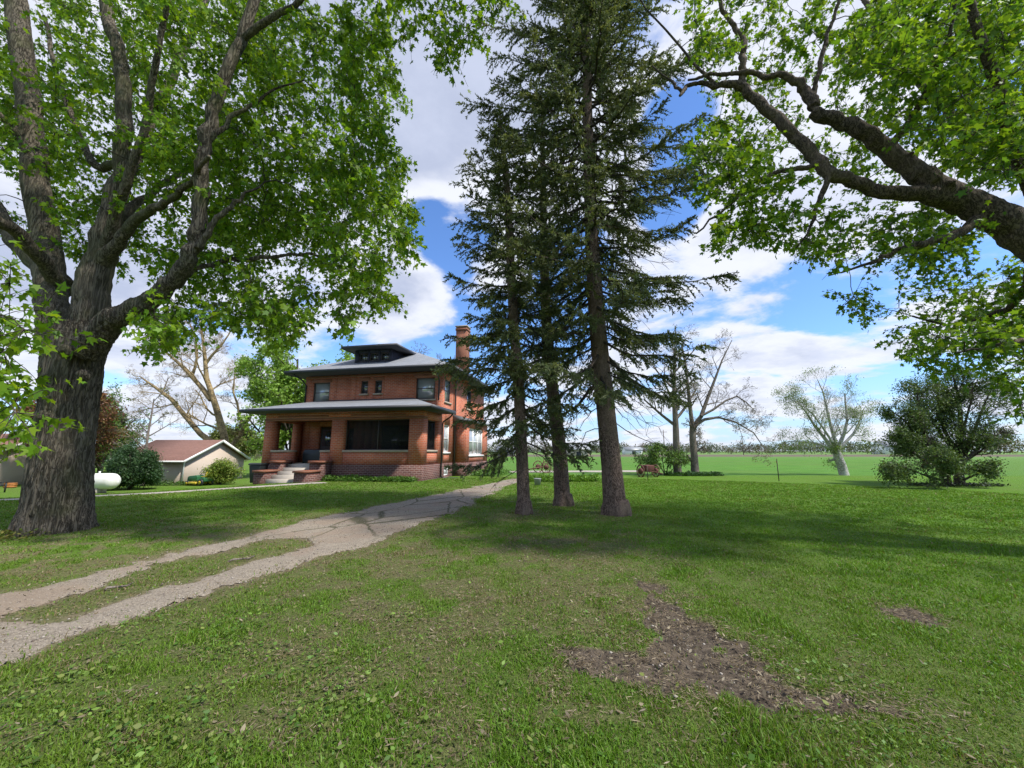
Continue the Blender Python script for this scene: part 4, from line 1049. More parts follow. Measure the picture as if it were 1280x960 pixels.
# --- the big maple on the left
def left_maple():
    t = thing('maple_tree', 'huge old maple with furrowed grey trunk and spreading bright green crown at the left', 'tree')
    L = {
     'trunk': [(62,690,8.05,104),(66,668,8.05,98),(71,645,8.05,88),(75,600,8.05,80),(80,550,8.05,75),(87,500,8.05,74),(92,450,8.05,80),(98,410,8.1,82)],
     'A': [(78,440,8.2,50),(68,400,8.2,46),(62,340,8.3,42),(50,260,8.3,42),(42,190,8.3,40),(34,110,8.3,38),(20,0,8.3,36),(8,-120,8.4,30),(-10,-260,8.4,22),(-30,-400,8.2,12)],
     'B': [(105,430,8.0,52),(112,380,8.0,52),(120,340,8.0,50),(132,300,8.0,40),(145,240,8.0,30),(154,190,8.0,27),(155,120,8.0,25),(148,70,8.0,24),(130,0,8.0,22),(115,-110,8.0,18),(100,-240,7.8,12),(90,-380,7.6,7)],
     'C': [(108,440,7.8,46),(140,402,7.6,38),(175,382,7.4,31),(208,358,7.2,28),(236,325,7.0,26),(248,285,6.9,25),(250,235,6.8,24),(254,190,6.8,22),(270,130,6.8,22),(288,80,6.8,21),(306,35,6.8,20),(326,-20,6.8,18),(350,-110,6.8,15),(370,-220,6.6,10),(400,-340,6.4,6)],
     'B2': [(122,335,8,30),(150,300,7.7,20),(180,268,7.4,16),(212,250,7.1,12),(240,225,6.8,9),(262,195,6.4,6)],
     'B3': [(125,320,8.1,20),(160,262,8.6,16),(185,245,9,12),(230,215,9.5,9),(300,200,10,6),(360,190,10.3,4)],
     'B4': [(150,205,8,16),(118,205,8.4,13),(95,160,8.8,10),(70,90,9.2,8),(55,20,9.6,6)],
     'C2': [(248,310,6.9,13),(268,280,6.8,9),(290,258,6.8,8),(308,243,6.9,5),(345,225,7.2,3)],
     'C3': [(256,180,6.8,11),(290,150,6.9,8),(330,120,7.1,5),(380,100,7.4,3)],
     'C4': [(300,50,6.8,14),(360,10,6.6,11),(430,-50,6.4,9),(500,-70,6.3,7),(570,-60,6.2,5),(610,-40,6.2,4)],
     'C5': [(215,352,7.2,12),(262,330,7.6,9),(320,322,8,7),(380,318,8.4,5),(430,322,8.6,4)],
     'D': [(80,360,8.6,40),(40,320,9.2,38),(5,280,9.8,32),(-40,210,10.2,28),(-90,110,10.6,22),(-120,0,10.8,16),(-140,-120,10.8,9)],
     'E': [(40,190,8.3,16),(12,155,8,14),(-30,120,7.6,11),(-90,60,7.2,8),(-140,0,6.8,5)],
     'Fw': [(70,350,8.1,26),(30,300,7.2,22),(-30,260,6.2,18),(-90,260,5.2,12),(-110,290,4.6,8),(-90,340,4.2,5)],
     'Gw': [(130,310,7.9,18),(175,180,7.2,13),(205,20,6.4,9),(230,-160,5.4,7),(250,-380,4.6,5)],
     'Hb': [(130,300,8.2,22),(190,150,9.6,18),(240,40,10.8,14),(280,-80,11.6,10),(300,-200,12,6)],
    }
    sk = Skeleton(); mb = MB(); thin = []
    for k, v in L.items():
        P, R = limb_px(v, .67 if k != 'trunk' else .66); P, R = smooth_line(P, R, len(v) * 4)
        if k == 'trunk':
            P[:, 0] += 0; 
        else: P[2:-1] += rng.normal(0, .022, (len(P) - 3, 3))
        split_thin(P, R, mb, 14, thin); sk.add(P[3:], R[3:]) if k != 'trunk' else None
    # root flare
    c = P3(68, 655, 8.05)
    for a in np.linspace(0, 2 * np.pi, 9, endpoint=False):
        aa = a + rng.uniform(-.3, .3); d = np.array([math.cos(aa), math.sin(aa), 0]); g = TZ(c[0], c[1])
        mb.tube([c * [1, 1, 0] + d * .26 + [0, 0, g + .75], c * [1, 1, 0] + d * .36 + [0, 0, g + .25], c * [1, 1, 0] + d * .46 + [0, 0, g + .03], c * [1, 1, 0] + d * .60 + [0, 0, g - .14]], [.14, .15, .11, .06], 10)
    for (px, py, yy, r) in ((84, 440, 7.55, .11), (62, 520, 7.7, .1), (108, 470, 7.6, .08)):
        p = P3(px, py, yy); mb.tube([p, p + [0, -.12, .03]], [r, r * .6], 10)
    low = lambda V: sst(9, 4, V[:, 2]) * .8 + .2
    fuse('trunk', mb, .019, M['bark_maple'], t, bark=[(13, 1.5, .036, lambda V: 1 - sst(3.6, 5.5, V[:, 2]) * .75), (26, 3.2, .022, lambda V: 1 - sst(3.6, 5.5, V[:, 2]) * .7)])
    main = [(-420,-520),(560,-520),(600,-120),(500,60),(505,130),(470,150),(500,190),(512,250),(516,325),(490,318),(468,365),(430,395),(402,372),(372,408),(330,425),(285,372),(240,392),(200,385),(160,350),(120,330),(-420,260)]
    T1 = sample_crown([(-100,0),(330,0),(480,20),(505,130),(470,150),(500,190),(512,250),(516,325),(490,318),(468,355),(430,380),(402,360),(372,395),(330,405),(285,362),(240,372),(200,340),(140,330),(-100,260)], 6.2, 11.5, 2100, .475, .95, 3)
    T2 = sample_crown([(-420,-520),(560,-520),(560,0),(-100,0),(-420,260)], 4.6, 11.5, 900, .46, .8, 4)
    T3 = sample_crown([(-240,260),(30,320),(62,370),(50,430),(35,480),(52,515),(15,535),(-240,560)], 3.5, 5.2, 90, .30, .8, 5)
    T4 = sample_crown([(440,-160),(640,-160),(640,5),(610,12),(590,60),(560,75),(545,40),(500,40),(470,10)], 5.6, 6.8, 130, .3, .9, 6)
    T5 = sample_crown([(170,385),(250,370),(330,400),(420,375),(480,340),(485,375),(430,400),(395,392),(350,425),(300,395),(215,415),(190,440)], 6.2, 9, 70, .3, .9, 8)
    tg = clear_view(np.vstack([T1, T2]), [L[k] for k in ('trunk', 'A', 'B', 'C', 'B2', 'C2', 'B4', 'D')], 26, .85); tg = np.vstack([tg, T3, T4, T5])
    tw, tr, ends = grow(sk, tg, 5.5)
    tw = np.concatenate([tw, [q for q, r in thin]]); tr = np.concatenate([tr, [r for q, r in thin]])
    tP, tR, V, Fi, C = leaf_shoots(ends, 6, 8, .55, (.05, .14), .95, 1, GREENS, .45)
    finish_tree(t, (tw, tr), (tP, tR), V, Fi, C, M['leaf_maple'], M['bark_limb'])
left_maple()

# --- the tree whose limb reaches in from the right
def right_maple():
    t = thing('maple_tree', 'broad maple reaching in from the right edge on a thick dark leaning limb', 'tree')
    base = np.array([10.9, 5.4]); jn = P3(1330, 330, 5.9)
    L = {
     'm': [(1430,390,5.7,64),(1330,330,5.9,62),(1280,292,6.0,58),(1235,268,6.1,50),(1195,246,6.2,46),(1165,232,6.2,42),(1140,212,6.25,33),(1110,187,6.3,30),(1080,167,6.3,27),(1048,152,6.4,24),(1020,140,6.4,23),(1006,112,6.5,18),(985,98,6.5,12),(950,93,6.6,9),(900,92,6.7,7),(860,100,6.8,4)],
     'l': [(1190,248,6.2,40),(1150,243,6.2,27),(1110,240,6.25,23),(1075,230,6.3,21),(1038,217,6.3,22),(1015,192,6.4,21),(985,162,6.5,20),(950,130,6.6,18),(926,108,6.7,15),(893,107,6.8,9),(868,104,6.9,7),(850,112,6.9,6),(835,97,7,4),(815,82,7,3)],
     'v': [(928,112,6.7,13),(929,80,6.7,12),(928,45,6.7,10),(908,20,6.7,8),(890,-20,6.6,6),(870,-80,6.5,4)],
     'x': [(895,106,6.8,6),(862,75,6.9,5),(835,40,7,4),(800,0,7,3),(780,-50,7,2)],
     'u': [(1016,122,6.5,9),(1028,70,6.4,8),(1042,20,6.3,6),(1055,-50,6.2,5),(1060,-140,6,3)],
     'k': [(1228,268,6.12,18),(1200,290,6.05,15),(1160,305,5.9,12),(1125,312,5.9,8),(1090,328,6.0,6),(1060,338,6.1,3.5),(1035,345,6.2,2)],
     'j': [(1036,222,6.3,10),(1022,258,6.3,7),(1008,292,6.4,4),(992,318,6.5,2)],
     'i': [(1022,208,6.4,10),(985,212,6.5,8),(945,228,6.6,7),(905,262,6.7,5),(870,292,6.8,3)],
     'h': [(1400,415,5.6,12),(1290,424,5.6,8),(1240,432,5.7,6),(1195,441,5.8,3)],
     'g': [(1300,255,6.0,26),(1260,160,5.4,20),(1230,60,5.0,15),(1200,-60,4.6,12),(1180,-220,4.2,8),(1160,-360,4,5)],
     'f': [(1380,300,5.8,40),(1400,150,6.4,34),(1420,-20,7,28),(1440,-200,7.4,20),(1450,-400,7.4,12)],
     'e': [(1350,250,6,20),(1250,200,7.4,16),(1150,100,8.6,12),(1080,0,9.6,9),(1020,-100,10.2,6)],
     'd': [(1420,100,6.5,22),(1600,0,6.0,18),(1780,-60,5.4,12),(1900,-120,5,6)],
     'c': [(1110,187,6.3,12),(1150,130,5.8,10),(1180,60,5.4,7),(1200,-10,5.1,4)],
     'b': [(1290,330,5.9,14),(1275,370,6.6,10),(1240,395,7.4,8),(1190,405,8,5),(1140,395,8.4,3)],
    }
    sk = Skeleton(); mb = MB(); thin = []
    for k, v in L.items():
        P, R = limb_px(v, .74); P, R = smooth_line(P, R, len(v) * 4); P[2:-1] += rng.normal(0, .018, (len(P) - 3, 3))
        split_thin(P, R, mb, 12, thin); sk.add(P[3:], R[3:])
    P0 = P3(1430, 390, 5.7)
    P, R = smooth_line([(base[0], base[1], -.2), (base[0], base[1], .3), (base[0] - .1, base[1], 1.8), (base[0] - .25, base[1] + .05, 3.2), ((base[0] + P0[0]) / 2, 5.5, (3.6 + P0[2]) / 2), P0], [.95, .75, .6, .58, .45, .36], 24)
    mb.tube(P, R, 16)
    mb.tube([(base[0] - .2, base[1], 3.2), (base[0] - .1, base[1] + .3, 5), P3(1400, 150, 6.4)], [.45, .38, .25], 12)
    for p, q, r in ((P3(1188, 240, 6.1), P3(1190, 226, 5.95), .07), (P3(1140, 200, 6.2), P3(1140, 190, 6.1), .04), (P3(857, 110, 6.8), P3(850, 120, 6.7), .04)): mb.tube([p, q], [r, r * .7], 8)
    fuse('trunk', mb, .022, M['bark_right'], t, bark=[(16, 8, .012, None)])
    T1 = sample_crown([(1080,0),(1290,-20),(1300,240),(1220,215),(1130,180),(1040,130),(1050,60)], 4.6, 9.5, 620, .43, .9, 13)
    T2 = sample_crown([(860,0),(1060,-10),(1050,110),(1080,160),(1180,240),(1290,300),(1290,470),(1240,420),(1180,430),(1130,440),(1110,395),(1060,390),(1050,365),(1080,325),(1010,325),(970,295),(930,320),(895,300),(905,262),(860,225),(850,190),(900,150),(870,90)], 5.4, 9, 1250, .535, 1.0, 14)
    T3 = sample_crown([(830,-420),(1700,-420),(1850,300),(1400,420),(1290,300),(1290,0),(830,0)], 4.0, 10, 430, .49, .8, 15)
    T4 = sample_crown([(1130,440),(1290,380),(1290,560),(1262,480),(1200,470),(1150,455)], 6.5, 9, 70, .35, .9, 16)
    tg = clear_view(np.vstack([T1, T2, T3, T4]), [L[k] for k in ('m', 'l', 'v', 'u')], 26, .93)
    tw, tr, ends = grow(sk, tg, 4.5)
    tw = np.concatenate([tw, [q for q, r in thin]]); tr = np.concatenate([tr, [r for q, r in thin]])
    tP, tR, V, Fi, C = leaf_shoots(ends, 4, 8, .42, (.045, .13), .4, 2, GREENS, .75)
    finish_tree(t, (tw, tr), (tP, tR), V, Fi, C, M['leaf_maple_far'], M['bark_limb'])
right_maple()

# --- spruces
def spruce(label, line, top_h, zfirst, prof, nbr, dead=26, seed=0, dens=1.0, group='tall spruces on the lawn', skip=None):
    """line: (px, py, y, width px) along the trunk; prof(h01) -> branch reach in metres"""
    r_ = np.random.default_rng(seed)
    P, R = limb_px(line, .88)
    base = P[0].copy(); g = TZ(base[0], base[1]); P[0][2] = g - .1
    t = thing('spruce_tree', label, 'tree', (base[0], base[1], g), group=group)
    off = np.array([base[0], base[1], g])
    d = unit((P[-1] - P[-2])[None])[0]; d = unit((d * .3 + np.array([0, 0, 1]))[None])[0]
    P = np.vstack([P, P[-1] + d * (top_h + g - P[-1][2]) * .55 , P[-1] + d * (top_h + g - P[-1][2])]); R = np.append(R, [R[-1] * .5, .012])
    Ps, Rs = smooth_line(P - off, R, 90)
    mb = MB(); mb.tube(Ps, Rs, 18)
    for a in np.linspace(0, 2 * np.pi, 7, endpoint=False):
        aa = a + r_.uniform(-.3, .3); dd = np.array([math.cos(aa), math.sin(aa), 0]); rr = Rs[2]
        mb.tube([dd * rr * .5 + [0, 0, .3], dd * rr * .8 + [0, 0, .06], dd * rr * 1.0 + [0, 0, -.04], dd * rr * 1.25 + [0, 0, -.12]], [rr * .45, rr * .38, rr * .22, rr * .12], 8)
    fuse('trunk', mb, max(.014, R[1] * .07), M['bark_spruce'], t, bark=[(24, 14, .010, None)], smooth_it=2)
    H_ = Ps[-1][2]
    def at(z):
        i = np.clip(np.searchsorted(Ps[:, 2], z), 1, len(Ps) - 1); f = (z - Ps[i - 1, 2]) / (Ps[i, 2] - Ps[i - 1, 2] + 1e-9)
        return Ps[i - 1] * (1 - f) + Ps[i] * f
    K = 9; BP = []; BR = []; SP = []; SR = []; nc = []; nd = []; nn = []; ncol = []
    zs = zfirst + (H_ - .1 - zfirst) * np.linspace(0, 1, nbr) ** .84
    ang = r_.uniform(0, 6.28)
    for z in zs:
        h = (z - zfirst) / (H_ - zfirst); ang += 2.4 + r_.normal(0, .35)
        reach = prof(h) * r_.uniform(.5, 1.15) * (.72 + .56 * float(n2d(np.array([ang % 6.28]), np.array([z]), .8, 2, seed)[0]))
        if skip and skip(h, ang): reach *= .35
        c = at(z); dd = np.array([math.cos(ang), math.sin(ang), 0]); tt = np.linspace(0, 1, K)
        sag = (-.42 * (1 - h) * tt + .10 * tt ** 2 - .10 * (1 - h) * np.sin(tt * 3)) * reach + h * .35 * tt * reach
        side = np.cross(dd, [0, 0, 1]); bend = r_.normal(0, .09) * reach
        Q = c + dd * (tt * reach)[:, None] + side * (bend * tt ** 2)[:, None]; Q[:, 2] += sag
        Q[1:] += r_.normal(0, .012 * reach, (K - 1, 3))
        BP.append(Q); BR.append(np.linspace(.010 + .011 * reach, .004, K))
        nb = int((9 + 13 * reach) * dens)
        fs = r_.uniform(.22 if h < .6 else .08, 1, nb); fs[:2] = 1
        for f in fs:
            i = min(int(f * (K - 1)), K - 2); q = f * (K - 1) - i; p = Q[i] * (1 - q) + Q[i + 1] * q
            tn = unit((Q[i + 1] - Q[i])[None])[0]; s_ = r_.choice([-1, 1]); ln = (.20 + .50 * (1 - .55 * f) * min(1, reach / 2)) * r_.uniform(.6, 1.15)
            bd = unit((tn * .75 + side * s_ * r_.uniform(.2, 1.0) + np.array([0, 0, -r_.uniform(.05, 1.1) * (1 - .6 * h)]))[None])[0]
            e = p + bd * ln; m_ = (p + e) / 2 + [0, 0, .06 * ln]
            SP.append([p, m_, e + [0, 0, -.06 * ln]]); SR.append([.005, .004, .002])
            k = int(ln * 80); u = r_.uniform(.02, 1, k)[:, None]
            nc.append(p * (1 - u) ** 2 + 2 * m_ * u * (1 - u) + (e + [0, 0, -.06 * ln]) * u ** 2)
            nd.append(unit(bd * .75 + r_.normal(0, .55, (k, 3)))); tone = r_.uniform(.65, 1.35)
            ncol.append(np.full((k, 1), tone) * r_.uniform(.8, 1.2, (k, 1)) * (np.array([[1.35, 1.25, .9]]) if r_.random() < .22 else np.array([[1, 1, 1]])))
    # bare dead branches below and among the living ones
    for k in range(dead):
        z = r_.uniform(zfirst * .62, zfirst + (H_ - zfirst) * .45); a = r_.uniform(0, 6.28); c = at(z); reach = r_.uniform(.5, 1) * prof(.15) * .8; tt = np.linspace(0, 1, K)
        dd = np.array([math.cos(a), math.sin(a), 0]); Q = c + dd * (tt * reach)[:, None]; Q[:, 2] -= (.35 * tt + .25 * tt ** 2) * reach; Q[1:] += r_.normal(0, .02 * reach, (K - 1, 3))
        BP.append(Q); BR.append(np.linspace(.014, .003, K))
        for j in range(14):
            i = r_.integers(2, K - 1); e = Q[i] + unit((dd + r_.normal(0, .6, 3) + [0, 0, -.5])[None])[0] * r_.uniform(.15, .5)
            SP.append([Q[i], (Q[i] + e) / 2 + [0, 0, .02], e]); SR.append([.004, .003, .0015])
    bv, bf_ = tubes(np.array(BP), np.array(BR), 5); sv, sf = tubes(np.array(SP), np.array(SR), 3)
    mesh('branches', np.vstack([bv, sv]), [np.vstack([bf_, sf + len(bv)])], M['bark_dark'], t, smooth=True)
    C = np.vstack(nc); D = np.vstack(nd); n = len(C)
    V, Fi = leaves(C, D, unit(r_.normal(0, 1, (n, 3)) + [0, 0, .4]), r_.uniform(.045, .095, n), np.array([(-.12, 0), (.12, 0), (.2, .55), (0, 1), (-.2, .55)]), .1)
    mesh('crown', V, [Fi], M['needles'], t, col_attr=np.repeat(np.vstack(ncol), 5, 0))
    return t

spruce('slender leftmost spruce with lowest sweeping branches touching the house corner in view',
       [(655,648,10.3,22),(655,640,10.3,18),(652,560,10.3,15.5),(648,480,10.3,15),(642,400,10.3,14),(638,320,10.35,12),(634,240,10.4,10),(626,160,10.5,6)], 11.7, 1.75,
       lambda h: (1.75 - .5 * h) * min(1, (1 - h) * 2.6) ** .7 + .1, 125, 22, 11, 1.1)
spruce('thin middle spruce with dark bare trunk and sparse foliage between the other two',
       [(704,636,11.9,27),(703,625,11.9,22),(699,560,11.9,19),(690,480,11.9,17),(683,400,11.9,15),(680,320,11.9,12),(679,240,11.9,9),(678,170,12,6)], 14.2, 3.0,
       lambda h: .95 + .9 * h * (1 - h) * 2 * (1 - h) + .0 if h < .55 else 1.1 * (1 - h) + .1, 40, 24, 12, .75)
spruce('thickest and tallest spruce with reddish scaly trunk and long drooping lower branches',
       [(771,650,10.3,40),(769,638,10.3,32),(764,580,10.3,27),(756,500,10.3,25),(748,420,10.3,24),(742,340,10.3,21),(738,260,10.35,18),(735,170,10.4,16),(733,60,10.4,13),(731,-60,10.5,9)], 19.5, 3.5,
       lambda h: (3.3 - 1.3 * h) * min(1, (1 - h) * 3) ** .7 + .1, 235, 100, 13, 1.1)

# --- procedural trees further away
def branchy(r_, start, dirn, length, rad, levels, kids, ratio=.62, spread=.7, up=.12, K=6, wig=.08, tip=.004, minf=.3):
    """recursive branches -> list of (points, radii, level)"""
    out = []
    def go(p, d, L, r, lv):
        Q = [p]; dd = d.copy()
        for i in range(K - 1):
            dd = unit((dd + r_.normal(0, wig, 3) + np.array([0, 0, up * .35]))[None])[0]; Q.append(Q[-1] + dd * L / (K - 1))
        Q = np.array(Q); r1 = max(tip, r * (.30 if lv == 0 else .42 if lv < levels else .3)); R = np.linspace(r, r1, K); out.append((Q, R, lv))
        if lv >= levels: return
        n = kids[lv] if lv < len(kids) else kids[-1]
        for j in range(n):
            f = minf + (1 - minf) * (j + r_.random()) / n; i = min(int(f * (K - 1)), K - 2); q = f * (K - 1) - i
            b = Q[i] * (1 - q) + Q[i + 1] * q; tn = unit((Q[i + 1] - Q[i])[None])[0]
            s = r_.normal(0, 1, 3); s -= tn * (s @ tn); s = unit(s[None])[0]
            nd_ = unit((tn * (1 - spread * .55) + s * spread + np.array([0, 0, up]))[None])[0]
            go(b, nd_, L * ratio * r_.uniform(.7, 1.15) * (1.15 - .45 * f), max(tip, (R[i] * (1 - q) + R[i + 1] * q) * .62), lv + 1)
        
    go(np.array(start, float), unit(np.array([dirn], float))[0], length, rad, 0)
    return out

def yard_tree(name, label, x, y, specs, barkm, levels, kids, leaf=None, seed=0, group=None, cat='tree', sides=(8, 5, 4, 3, 3), mult=1, lines=None, **kw):
    """specs: list of (offset, direction, length, radius) stems"""
    r_ = np.random.default_rng(seed); z = TZ(x, y)
    t = thing(name, label, cat, (x, y, z), group=group)
    allb = []
    for (o, d, L, r) in specs: allb += branchy(r_, o, d, L, r, levels, kids, **kw)
    for v in (lines or []):
        P = np.array([P3(*q[:3]) for q in v]) - [x, y, z]; Rr = np.array([q[3] * .5 / F * q[2] * math.cos(math.atan((q[0] - 640) / F)) for q in v]); Q, Rr = smooth_line(P, Rr, 9)
        Q[2:-1] += r_.normal(0, .012 * np.linalg.norm(Q[-1] - Q[0]) , (6, 3)) * .5; Q6, R6 = smooth_line(Q, Rr, kw.get('K', 6)); allb.append((Q6, R6, 0))
        LL = np.linalg.norm(np.diff(Q, axis=0), axis=1).sum(); n = kids[0]
        for j in range(n):
            f = .22 + .8 * (j + r_.random()) / n; f = min(f, .99); i = int(f * 8); q = f * 8 - i; b = Q[i] * (1 - q) + Q[i + 1] * q
            tn = unit((Q[i + 1] - Q[i])[None])[0]; s_ = r_.normal(0, 1, 3); s_ = unit((s_ - tn * (s_ @ tn))[None])[0]
            sp = kw.get('spread', .7); nd_ = unit((tn * (1 - sp * .5) + s_ * sp + [0, 0, kw.get('up', .12)])[None])[0]
            for Qb, Rb, lv in branchy(r_, b, nd_, LL * kw.get('ratio', .6) * r_.uniform(.6, 1.1) * (1.15 - .5 * f), Rr[i] * .38, levels - 1, kids[1:], **{**kw, 'ratio': .62}): allb.append((Qb, Rb, lv + 1))
    tv = []; tf = []; n = 0; bv = []; bf_ = []; m = 0
    for lv in range(levels + 1):
        q = [b for b in allb if b[2] == lv]
        if not q: continue
        V, Fq = tubes(np.array([b[0] for b in q]), np.array([b[1] for b in q]), sides[min(lv, 4)] if lv else 12)
        if lv == 0: tv.append(V); tf.append(Fq + n); n += len(V)
        else: bv.append(V); bf_.append(Fq + m); m += len(V)
    mesh('trunk', np.vstack(tv), [np.vstack(tf)], barkm, t, smooth=True)
    mesh('branches', np.vstack(bv), [np.vstack(bf_)], barkm, t, smooth=True)
    if leaf:
        ends = [b for b in allb if b[2] >= levels - leaf.get('back', 0)]
        per = leaf['n']; C = []; D = []
        for Q, R, lv in ends:
            f = r_.uniform(.1, 1.05, per) * (len(Q) - 1); i = np.clip(f.astype(int), 0, len(Q) - 2); q = (f - i)[:, None]
            C.append(Q[i] * (1 - q) + Q[i + 1] * q + r_.normal(0, leaf.get('jit', .08), (per, 3)))
        C = np.vstack(C)
        if 'thr' in leaf:
            C = C[fbm(C * leaf.get('sc', .7), 3, seed) > leaf['thr']]
        n = len(C); D = unit(r_.normal(0, 1, (n, 3)) + [0, 0, -leaf.get('droop', .3)])
        shape = leaf.get('shape', OVAL)
        V, Fi = leaves(C, D, unit(r_.normal(0, .6, (n, 3)) + [0, 0, .6]), r_.uniform(leaf['s'][0], leaf['s'][1], n), shape)
        pal = np.array(leaf['c']); cc = pal[r_.integers(0, len(pal), n)] * r_.uniform(.75, 1.25, (n, 1))
        mesh('crown', V, [Fi], M['leaf_generic'], t, col_attr=np.repeat(cc, len(shape), 0))
    return t

G1 = [(.085, .17, .03), (.12, .21, .035), (.065, .135, .025), (.15, .24, .05)]
G2 = [(.055, .095, .03), (.075, .12, .035), (.04, .075, .025)]
# bushy dark tree at the right
yard_tree('bushy_tree', 'wide dark green multi-stemmed tree on the lawn at the right', 20.2, 18.5, [],
          M['bark_dark'], 4, [9, 6, 4, 3], dict(n=8, s=(.05, .12), c=[(.085, .145, .035), (.12, .17, .05), (.06, .10, .035)], jit=.15, thr=.42, sc=1.0), 31, lines=[
              [(1186,610,18.4,16),(1180,592,18.4,12),(1168,570,18.4,10),(1158,545,18.4,8),(1150,515,18.4,5),(1146,490,18.4,2)],
              [(1200,611,18.6,17),(1199,592,18.6,14),(1198,565,18.6,11),(1200,530,18.6,8),(1198,500,18.6,5),(1192,472,18.6,2)],
              [(1200,590,18.5,9),(1208,560,18.5,7),(1220,530,18.5,5),(1232,505,18.5,3),(1240,485,18.5,1.5)],
              [(1198,575,18.6,8),(1184,545,18.6,6),(1174,515,18.6,4),(1172,485,18.6,2)],
              [(1180,588,18,7),(1160,578,18,5.5),(1138,562,18,4),(1120,545,18,2)], [(1200,580,18,7),(1222,562,18,5),(1240,548,18,3.5),(1252,540,18,1.5)],
              [(1166,565,18.5,5),(1146,545,18.5,4),(1130,525,18.5,3),(1116,515,18.5,1.5)], [(1185,595,19,7),(1172,575,19.6,5),(1156,560,20,3),(1140,550,20.4,1.5)],
              [(1200,560,18.5,5),(1206,530,18.2,4),(1214,500,18,3),(1216,478,18,1)], [(1190,560,18.5,5),(1170,535,19,4),(1158,510,19.4,3),(1160,488,19.6,1)],
              [(1176,600,17.6,4),(1156,594,17.2,3.2),(1138,586,17,2.4),(1120,584,17,1.2)], [(1204,600,17.6,4),(1222,592,17.4,3),(1240,582,17.4,1.2)], [(1188,602,17.6,4),(1184,586,17.0,3),(1176,570,16.6,1.5)]],
          ratio=.30, spread=.8, up=.12, minf=.15)
# white leaning birch
yard_tree('birch_tree', 'white-barked leaning birch with wispy pale green twigs at the field edge', 21.6, 26.3, [],
          M['bark_birch'], 4, [8, 6, 5, 3], dict(n=3, s=(.05, .11), c=[(.17, .26, .05), (.22, .30, .07), (.13, .22, .04)], jit=.16, thr=.45, sc=.8), 32, lines=[
              [(1056,597,26.3,14),(1052,582,26.3,12.5),(1047,570,26.3,12),(1044,560,26.3,10)],
              [(1046,568,26.3,8),(1036,555,26.3,6),(1024,538,26.3,4.5),(1010,520,26.3,3),(996,500,26.3,1.5)],
              [(1046,566,26.3,7),(1042,545,26.3,5),(1036,520,26.3,4),(1030,495,26.3,2.5),(1022,475,26.3,1)],
              [(1046,566,26.3,7),(1054,545,26.3,5),(1058,520,26.3,3.5),(1056,492,26.3,2)], [(1048,562,26.3,5),(1064,545,26.3,4),(1074,528,26.3,2.5),(1080,510,26.3,1)],
              [(1044,564,26.3,5),(1028,556,26.3,3.5),(1008,552,26.3,2.5),(985,552,26.3,1)], [(1040,552,26,4),(1020,522,26,2.6),(1004,508,26,1.5),(982,496,26,.8)]],
          ratio=.36, spread=.70, up=.10, tip=.0035, wig=.11)
# pair of trees in the centre right
yard_tree('bare_tree', 'thin straight bare tree left of the forked one, above the dark groundcover', 10.9, 26.4,
          [((0, 0, -.1), (-.02, 0, 1), 8.5, .26)], M['bark_grey'], 4, [12, 5, 4, 3], dict(n=1, s=(.06, .12), c=G1, thr=.5), 33, ratio=.36, spread=.8, up=.15, tip=.006, wig=.05, minf=.35)
yard_tree('bare_tree', 'forked bare tree with wide arching branches beyond the spruces', 12.0, 26.4, [],
          M['bark_grey'], 5, [8, 5, 4, 3, 3], dict(n=1, s=(.05, .1), c=[(.2, .2, .09)], thr=.55), 34, lines=[
              [(869,597,26.4,12),(868,575,26.4,9),(866,545,26.4,8.5),(866,532,26.4,8)],
              [(866,535,26.4,6),(862,505,26.4,5),(858,470,26.4,4),(852,430,26.4,2)], [(867,533,26.4,6.5),(876,520,26.4,5.5),(884,498,26.4,4.5),(894,475,26.4,3.5),(902,450,26.4,2),(915,425,26.4,1)],
              [(868,532,26.4,5),(880,524,26.4,4),(898,521,26.4,3.2),(920,528,26.4,2.4),(942,540,26.4,1.6),(955,560,26.4,1)],
              [(876,520,26.2,3.5),(895,510,26.2,3),(915,496,26.2,2.4),(930,500,26.2,1.5),(945,515,26.2,.8)]],
          ratio=.34, spread=.72, up=.05, tip=.0045, wig=.12, minf=.25)
yard_tree('shrub', 'loose green shrub at the foot of the thin bare tree', 10.0, 26.2,
          [((0, 0, 0), (-.4, .1, 1), 1.5, .04), ((.1, .1, 0), (.3, .1, 1), 1.6, .04), ((-.1, -.1, 0), (-.1, -.3, 1), 1.7, .04), ((-.2, .1, 0), (-.9, .1, .9), 1.5, .03), ((.2, .1, 0), (.8, -.1, 1), 1.3, .03)],
          M['bark_dark'], 3, [6, 5, 4], dict(n=9, s=(.07, .15), c=G1, jit=.12), 35, cat='shrub', ratio=.6, spread=.9)
